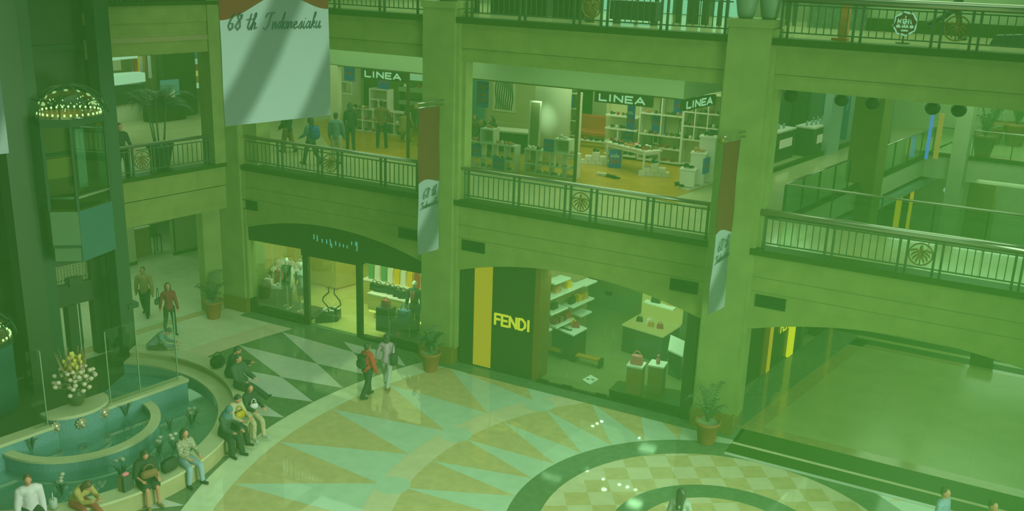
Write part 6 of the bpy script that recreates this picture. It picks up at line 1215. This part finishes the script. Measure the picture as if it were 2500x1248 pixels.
    if hair:
        m = MB(); m.ell(hpnt(-.022, 0, .03), (.092, .083, .098), 12, 9, 0, HM); m.ell(hpnt(-.04, 0, -.01), (.07, .078, .09), 12, 9, 0, HM)
        if long_hair:
            for s in (-.04, 0, .04): cap(m, hpnt(-.05, s, .02), hpnt(-.05, s, 0) - u * long_hair - fw * .05, .06, .04)
            for s in (-1, 1): cap(m, hpnt(-.0, s * .075, .03), hpnt(.0, s * .08, 0) - u * long_hair * .7, .03, .025)
        part('hair', m, hair, .018)
    if hijab:
        m = MB(); m.ell(hpnt(-.015, 0, .012), (.104, .095, .122), 12, 9, 0, HM); cap(m, hpnt(-.02, 0, -.06), C - u * .02, .1, .16); m2 = m; part('headscarf', m, hijab, .018)
    J['t'] = t; J['C'] = C; J['P'] = P; J['u'] = u; J['fw'] = fw; J['hc'] = hc
    return J
M_HAIRB = mat('hair_black', alb(52, 104, 44), .5); M_HAIRD = mat('hair_brown', alb(66, 106, 46), .5)
def cm(name, *c, n=0.0, sc=8): return mat(name, alb(*c), .8, noise_amt=n, noise_scale=sc)
C_RED, C_PINK, C_BEIGE, C_MAROON = cm('coral_cloth', 112, 98, 44), cm('rosy_cloth', 112, 150, 104), cm('beige_shirt', 90, 130, 56, n=.15), cm('maroon_cloth', 84, 92, 46)
C_GREYT, C_KHAKI, C_SLATE, C_WHITE, C_MUST = cm('pale_grey_cloth', 104, 162, 100), cm('khaki_cloth', 112, 158, 84), cm('slate_shirt', 72, 134, 80), cm('white_shirt', 128, 178, 122), cm('mustard_cardigan', 108, 146, 62)
C_RUST, C_PLAID, C_JEAN, C_TEALH, C_FLOR, C_BLUEBAG = cm('rust_trousers', 100, 110, 50), mat('plaid_shirt', alb(96, 144, 78), .8, noise_amt=.7, noise_scale=34), cm('pale_jeans', 92, 156, 108), cm('teal_headscarf', 62, 128, 78), mat('floral_cloth', alb(112, 158, 84), .8, noise_amt=.35, noise_scale=30), cm('blue_nylon', 46, 112, 84)
C_DBROWN, C_BLUESH, C_GREYSH = cm('dark_brown_cloth', 82, 116, 48), cm('blue_shirt', 88, 150, 108), cm('grey_blouse', 92, 148, 88)
def soft_bag(parent_loc, label, m_, w, d, hgt, rz=0.0, name='bag', strap=.12, group=None, cat='bag'):
    t = thing(name, label, cat, parent_loc, rz, group); b = MB(); b.box((0, 0, hgt / 2), (w, d, hgt), bev=min(w, d, hgt) * .3); me = b; o = obj('body', b, m_, t, True)
    c = MB(); c.tube([(-w * .3, 0, hgt * .96)] + [(-w * .3 * cos(pi * k / 8), 0, hgt + strap * sin(pi * k / 8)) for k in range(1, 8)] + [(w * .3, 0, hgt * .96)], .012, 6); obj('strap', c, m_, t, True); return t
def backpack(J, label, m_, w=.3, hgt=.42, d=.15):
    t = J['t']; M = t.matrix_basis.copy(); b = thing('backpack', label, 'backpack'); P = J['C'] - J['u'] * .22 - J['fw'] * .2; b.matrix_world = Matrix.Translation(t.location) @ Matrix.Rotation(t.rotation_euler.z, 4, 'Z') @ Matrix.Translation(P)
    m = MB(); m.box((0, 0, 0), (d, w, hgt), bev=.06); obj('body', m, m_, b, True); m = MB(); m.box((-d * .55, 0, -hgt * .12), (.06, w * .75, hgt * .45), bev=.025); obj('pocket', m, m_, b, True)
    m = MB()
    for s in (-1, 1): m.tube([(d * .4, s * w * .3, hgt * .42), (d * .4 + .08, s * w * .36, hgt * .5), (d * .4 + .2, s * w * .36, hgt * .3), (d * .4 + .19, s * w * .38, 0), (d * .4 + .02, s * w * .36, -hgt * .3)], .018, 6)
    obj('straps', m, m_, b, True)
def at(px, py, z=0.0): P = zat(px, py, z); return (P.x, P.y, z + .008)
WALK = lambda a, k=.35: ((a, .02, .12), (-a * .8, .02, k))
# ---- on the ground floor
J = figure('person', 'person in a coral red top and dark trousers with a black backpack, walking away', at(898, 968), radians(75), H=1.62, legs=WALK(.22), arms=((-.1, .3, .3, 0), (.1, .3, .25, 0)), top=C_RED, bottom=M_CLBLK, hair=M_HAIRB, shoes=M_CLBLK, fem=True, loose=.02, skin='skin_brown'); backpack(J, 'black backpack on the person in the coral red top', M_CLBLK)
J = figure('person', 'person in pale rosy clothes walking beside the coral red top', at(945, 944), radians(110), H=1.66, legs=WALK(.34), arms=((.1, .45, .2, 0), (-.2, .15, .2, 0)), top=C_PINK, bottom=C_GREYT, hair=M_HAIRB, long_hair=.12, shoes=C_DBROWN, fem=True); soft_bag(Vector((J['t'].location.x + .26, J['t'].location.y - .02, .72)), 'black shoulder bag carried by the person in pale rosy clothes', M_CLBLK, .22, .12, .36, 1.2, strap=.3)
J = figure('person', 'man in a beige shirt and dark trousers walking behind the lift', at(357, 770), radians(-55), H=1.74, legs=WALK(.3), arms=((.15, .25, .2, 0), (-.25, .25, .2, 0)), top=C_BEIGE, bottom=M_CLBLK, hair=M_HAIRB, shoes=M_CLBLK, skin='skin_brown', loose=.02)
J = figure('person', 'woman in a maroon top with long black hair striding past the left pier', at(417, 812), radians(-30), H=1.72, legs=WALK(.3), arms=((.3, .15, .3, 0), (-.35, .2, .1, 0)), top=C_MAROON, bottom=M_CLBLK, hair=M_HAIRB, long_hair=.25, shoes=M_CLBLK, fem=True)
soft_bag(Vector((J['t'].location.x - .3, J['t'].location.y - .15, .95)), 'dark shoulder bag of the woman in the maroon top', M_CLDG, .12, .3, .2, .3, strap=.35)
def sit(ang, r=4.12): a = radians(ang); return (fc[0] + r * cos(a), fc[1] + r * sin(a), 0.0), a
SIT = ((1.38, .08, 1.38), (1.38, .08, 1.38)); HZ_ = .567
def sitter(label, ang, dyaw=0.0, r=None, **k):
    p, a = sit(ang, r or (4.12 if ang < 27 else 4.58)); return figure('person', label, p, a + dyaw, hip=HZ_ if ang < 27 else .765, **k)
SA = ((.5, .15, .9, .3), (.5, .15, .9, .3))
J = sitter('man in a white shirt and black trousers sitting at the near end of the bench', -43, .25, H=1.74, lean=.1, legs=((1.4, .25, 1.3), (1.4, .25, 1.3)), arms=((-.05, .14, .3, 0), (.0, .18, .3, 0)), top=C_WHITE, bottom=M_CLBLK, hair=M_HAIRD, shoes=M_CLBLK, loose=.025)
J = sitter('woman in a mustard cardigan and rust trousers bending far forward on the bench', -31, .5, H=1.64, lean=.65, head=(.5, 0), legs=((1.5, .1, .5), (1.4, .05, 1.35)), arms=((.9, .05, .9, .45), (.9, .05, .9, .45)), top=C_MUST, bottom=C_RUST, hair=M_HAIRD, long_hair=.34, shoes=M_CLBLK, fem=True)
Pp = J['t'].matrix_basis
J = sitter('woman in a loose black top with short dark hair looking down at her lap', -10.5, -.15, H=1.6, lean=.1, head=(.45, 0), legs=SIT, arms=((.25, .3, 1.1, .35), (.25, .3, 1.1, .35)), top=M_CLBLK, sleeve=.55, bottom=M_CLBLK, leg_len=.4, hair=M_HAIRB, long_hair=.1, shoes=C_BEIGE, fem=True, loose=.035)
t0 = J['t']; Q = Matrix.Translation(t0.location) @ Matrix.Rotation(t0.rotation_euler.z, 4, 'Z'); soft_bag(Q @ Vector((.26, 0, .69)), 'dark brown handbag in the lap of the woman in the black top', C_DBROWN, .36, .16, .2, t0.rotation_euler.z + pi / 2)
J = sitter('woman in a patterned shirt and pale jeans with long dark hair', 5, -.25, H=1.64, lean=.08, head=(.1, 0), legs=((1.36, .14, 1.3), (1.36, .14, 1.45)), arms=SA, top=C_PLAID, bottom=C_JEAN, hair=M_HAIRB, long_hair=.32, shoes=M_CLBLK, fem=True)
p, a = sit(-1.5, 4.12); soft_bag(Vector((p[0], p[1], .462)), 'large black handbag on the bench beside the woman in pale jeans', M_CLBLK, .42, .22, .3, a + pi / 2, strap=.14)
p, a = sit(-16.5, 4.12); t = thing('paper_bag', 'tan and black paper shopping bag on the bench with a pink top', 'shopping bag', (p[0], p[1], .462), a + .3); m = MB(); m.bx(-.09, .09, -.13, .13, 0, .36); m.bx(-.095, -.0, -.135, .135, 0, .34, 1); obj('body', m, [M_CLDG, C_BEIGE], t); m = MB(); m.box((0, 0, .36), (.12, .16, .1), bev=.03); obj('pink_parcel', m, M_LEA_P, t)
p, a = sit(-37, 4.12); t = soft_bag(Vector((p[0], p[1], .462)), 'white carrier bag on the bench beside the man in the white shirt', C_GREYT, .2, .16, .26, a, 'carrier_bag', .1)
J = sitter('person in a teal headscarf and dark clothes sitting on the bench', 25.5, -.55, r=4.3, H=1.6, lean=.3, head=(.3, 0), legs=((1.25, .08, .95), (1.3, .08, 1.2)), arms=SA, top=M_CLDG, bottom=M_CLBLK, hijab=C_TEALH, shoes=M_CLBLK, fem=True, loose=.02)
J = sitter('person in dark trousers holding a yellow bag, between the headscarf and the floral trousers', 29, -.6, r=4.42, H=1.6, lean=.35, head=(.3, 0), legs=((1.0, .08, .8), (1.0, .08, 1.0)), arms=SA, top=C_KHAKI, bottom=M_CLBLK, hair=M_HAIRB, shoes=M_CLBLK, fem=True)
t0 = J['t']; Q = Matrix.Translation(t0.location) @ Matrix.Rotation(t0.rotation_euler.z, 4, 'Z'); soft_bag(Q @ Vector((.3, .0, .84)), 'bright yellow handbag in the lap of a seated person', mat('yellow_bag', alb(110, 146, 36), .5), .28, .14, .2, t0.rotation_euler.z + pi / 2)
J = sitter('woman in a black and white top and floral trousers', 34.5, -.75, r=4.75, H=1.62, lean=.1, head=(.15, -.3), legs=((1.0, .1, .9), (1.0, .1, 1.05)), arms=SA, top=M_CLBLK, bottom=C_FLOR, hair=M_HAIRB, long_hair=.2, shoes=C_GREYT, fem=True); soft_bag(Q @ Vector((.1, -.62, .62)) if False else Vector((J['t'].location.x + .22, J['t'].location.y - .05, .88)), 'small white bag in the lap of the woman in floral trousers', C_WHITE, .2, .1, .14, 1.0)
J = sitter('person in dark clothes stretching one leg out over the floor', 56, -.95, H=1.76, lean=-.05, head=(.3, .2), legs=((1.35, .05, .15), (1.3, .1, 1.1)), arms=SA, top=M_CLDG, bottom=M_CLBLK, hair=M_HAIRB, shoes=M_CLBLK, loose=.03)
J = sitter('person in black sitting behind the one with the stretched leg', 66, -.7, H=1.74, lean=.3, head=(.3, .2), legs=((1.0, .1, .9), (1.0, .1, 1.0)), arms=((.6, .15, 1.2, .4), (.6, .15, 1.2, .4)), top=M_CLBLK, bottom=M_CLBLK, hair=M_HAIRB, shoes=M_CLBLK, loose=.03)
p, a = sit(75, 4.58); soft_bag(Vector((p[0], p[1], .662)), 'bulky black bag on the bench behind the person in black', M_CLBLK, .4, .28, .32, a)
J = sitter('person in grey leaning over a dark bag behind the glass screen', 107, -1.2, H=1.66, lean=.8, head=(.4, 0), legs=SIT, arms=SA, top=C_SLATE, bottom=M_CLBLK, hair=M_HAIRB, shoes=M_CLBLK)
P = zat(1660, 1240, 1.15); J = figure('person', 'woman with long dark hair in a grey blouse walking across the inlaid rings', (P.x, P.y, .008), radians(100), H=1.62, legs=WALK(.2), arms=((.0, .25, .5, 0), (.1, .25, .4, 0)), top=C_GREYSH, bottom=M_CLDG, hair=M_HAIRB, long_hair=.34, shoes=M_CLBLK, fem=True)
P = zat(2308, 1200, 1.58); J = figure('person', 'man in a pale blue shirt at the lower right of the photo', (P.x, P.y, .008), radians(-20), H=1.7, legs=WALK(.2), arms=((.1, .2, .4, 0), (.0, .2, .3, 0)), top=C_BLUESH, bottom=M_CLBLK, hair=M_HAIRB, shoes=M_CLBLK)
P = zat(2425, 1232, 1.55); J = figure('person', 'dark-haired person at the lower right edge beside the man in the pale blue shirt', (P.x, P.y, .008), radians(-40), H=1.66, legs=WALK(.2), arms=((.1, .2, .4, 0), (.0, .2, .3, 0)), top=C_GREYSH, bottom=M_CLBLK, hair=M_HAIRB, shoes=M_CLBLK)
# ---- second floor
def up(px, py, z=ZF): P = zat(px, py, z); return (P.x, P.y, z + .02)
J = figure('person', 'man in dark clothes with a hand on his hip in the shoe shop opening', up(932, 362), radians(115), H=1.74, legs=((.05, .12, .05), (.0, .12, .05)), arms=((.0, .15, .1, 0), (-.3, .75, 1.0, .9)), top=C_DBROWN, bottom=M_CLBLK, sleeve=.3, hair=M_HAIRB, shoes=M_CLBLK, skin='skin_brown'); soft_bag(Vector((J['t'].location.x + .33, J['t'].location.y - .05, ZF + .62)), 'dark bag hanging beside the man with a hand on his hip', M_CLBLK, .2, .1, .3, .4, strap=.35)
J = figure('person', 'man in a slate shirt and khaki trousers standing at the left gallery', up(822, 398), radians(115), H=1.7, legs=((.05, .06, .05), (-.05, .06, .05)), arms=((.1, .15, .3, 0), (.1, .15, .3, 0)), top=C_SLATE, bottom=C_KHAKI, hair=M_HAIRB, shoes=M_CLBLK, loose=.02)
J = figure('person', 'person dressed all in black beside the man in khaki trousers', up(856, 368), radians(130), H=1.72, legs=WALK(.15), arms=((.3, .12, .5, .1), (.1, .12, .3, 0)), top=M_CLBLK, bottom=M_CLBLK, hair=M_HAIRB, shoes=M_CLBLK, long_hair=.15, fem=True)
J = figure('person', 'woman with a blue backpack walking left along the gallery', up(760, 402), radians(175), H=1.62, legs=WALK(.35), arms=((.3, .12, .8, .1), (.1, .12, .5, 0)), top=C_TEALH, bottom=M_CLDG, hair=M_HAIRB, long_hair=.12, shoes=M_CLBLK, fem=True); backpack(J, 'bright blue backpack on the woman walking along the gallery', C_BLUEBAG, .32, .46, .2)
J = figure('person', 'person in dark clothes walking left, just below the hanging banner', up(704, 372), radians(178), H=1.6, legs=WALK(.25), arms=((.2, .1, .6, .1), (.1, .1, .4, 0)), top=M_CLBLK, bottom=C_DBROWN, hair=M_HAIRB, shoes=M_CLBLK, fem=True, loose=.02)
J = figure('person', 'person in a pale coat crouching among the shelves behind the window post', up(985, 348), radians(100), hip=.45, H=1.62, lean=.4, legs=((1.6, .1, 2.3), (1.5, .1, 2.2)), arms=SA, top=C_BEIGE, bottom=C_BEIGE, hair=M_HAIRD, shoes=M_CLBLK, loose=.06, fem=True)
Q = yat(1035, 240, 6.5); J = figure('person', 'person in dark teal at the shelves, half hidden by the left pier', (Q.x, 6.5, ZF + .02), radians(150), H=1.7, legs=((.05, .06, .05), (-.05, .06, .05)), top=C_TEALH, bottom=M_CLBLK, hair=M_HAIRB, shoes=M_CLBLK)
for px, y, lb, tp in ((1160, 6.9, 'leftmost dark-haired person sitting at the desk in the shoe shop', C_DBROWN), (1184, 6.2, 'person in black sitting in the middle at the shoe shop desk', M_CLBLK), (1206, 6.9, 'rightmost person in black sitting at the shoe shop desk', M_CLBLK)):
    Q = yat(px, 300, y); t = thing('stool', 'plain stool under the %s' % lb, 'stool', (Q.x, y, ZF + .013)); obj('seat', MB().lathe([(.2, .42), (.2, .46)], n=14), M_DARK, t); obj('base', MB().lathe([(.16, 0), (.03, .03), (.03, .42)], n=10), M_DARK, t)
    J = figure('person', lb, (Q.x, y, ZF + .013), radians(-70 if px < 1170 else -110), hip=.575, H=1.66, lean=.15, legs=SIT, arms=SA, top=tp, bottom=M_CLBLK, hair=M_HAIRB, shoes=M_CLBLK, long_hair=.12)
J = figure('person', 'person in black standing at the left gallery railing beside the big pot', up(302, 432), radians(-10), H=1.64, legs=WALK(.12), arms=((.3, .15, .5, 0), (.1, .15, .4, 0)), top=M_CLBLK, bottom=M_CLBLK, hair=M_HAIRB, shoes=M_CLBLK)
# ---- third floor
J = figure('person', 'person in black trousers standing by the top railing beside the right pier', up(1928, 62, ZT), radians(100), H=1.7, legs=((.12, .05, .05), (-.12, .05, .05)), top=C_WHITE, bottom=M_CLBLK, hair=M_HAIRB, shoes=M_CLBLK)
J = figure('person', 'person in black striding behind the emblem of the top right railing', up(2325, 98, ZT), radians(10), H=1.72, legs=((.25, .03, .05), (-.75, .03, .35)), top=M_CLBLK, bottom=M_CLBLK, hair=M_HAIRB, shoes=M_CLDG)
# ---- mannequins in the left shop window
def mann(label, px, py, y, yaw, **k):
    Q = yat(px, py, y); J = figure('mannequin', label, (Q.x, y, .245), yaw, skin='mannequin_white', cat='mannequin', group='white mannequins', H=1.78, **k); t = J['t']; obj('stand', MB().lathe([(.2, 0), (.2, .012), (.0, .014)], n=16), M_RAILTOP, t); return J
mann('white mannequin in a dark vest and trousers, left of two in the window', 703, 745, .62, radians(-70), top=M_CLBLK, sleeve=0, bottom=M_CLDG, legs=((.12, .05, .1), (-.08, .05, .1)), arms=((.35, .15, .2, 0), (.05, .12, .25, 0)), fem=True)
J = mann('white mannequin in a pale top and shorts, right of two in the window', 739, 762, .48, radians(-80), top=M_MANN, sleeve=.4, bottom=C_KHAKI, leg_len=.35, legs=((.04, .04, .05), (-.04, .04, .05)), arms=((.2, .15, .3, 0), (.1, .12, .25, 0)), fem=True)
soft_bag(Vector((J['t'].location.x + .22, J['t'].location.y - .06, .86)), 'teal handbag held by the mannequin in shorts', M_CLTEAL, .24, .12, .2, 0, strap=.12)
J = mann('white mannequin in a dark suit jacket with a red scarf, right window', 1012, 800, .95, radians(-85), top=M_CLDG, sleeve=.98, bottom=M_CLDG, legs=((.03, .05, .05), (-.03, .05, .05)), arms=((.05, .2, .15, 0), (.05, .2, .15, 0)), loose=.01)
m = MB(); m.tube([(.13, .05, 1.42), (.16, .03, 1.2), (.17, .02, .98)], [.03, .04, .03], 6); m.tube([(.13, -.05, 1.42), (.16, -.03, 1.2), (.17, -.02, 1.0)], [.03, .04, .03], 6); obj('scarf', m, M_LEA_R, J['t'], True)
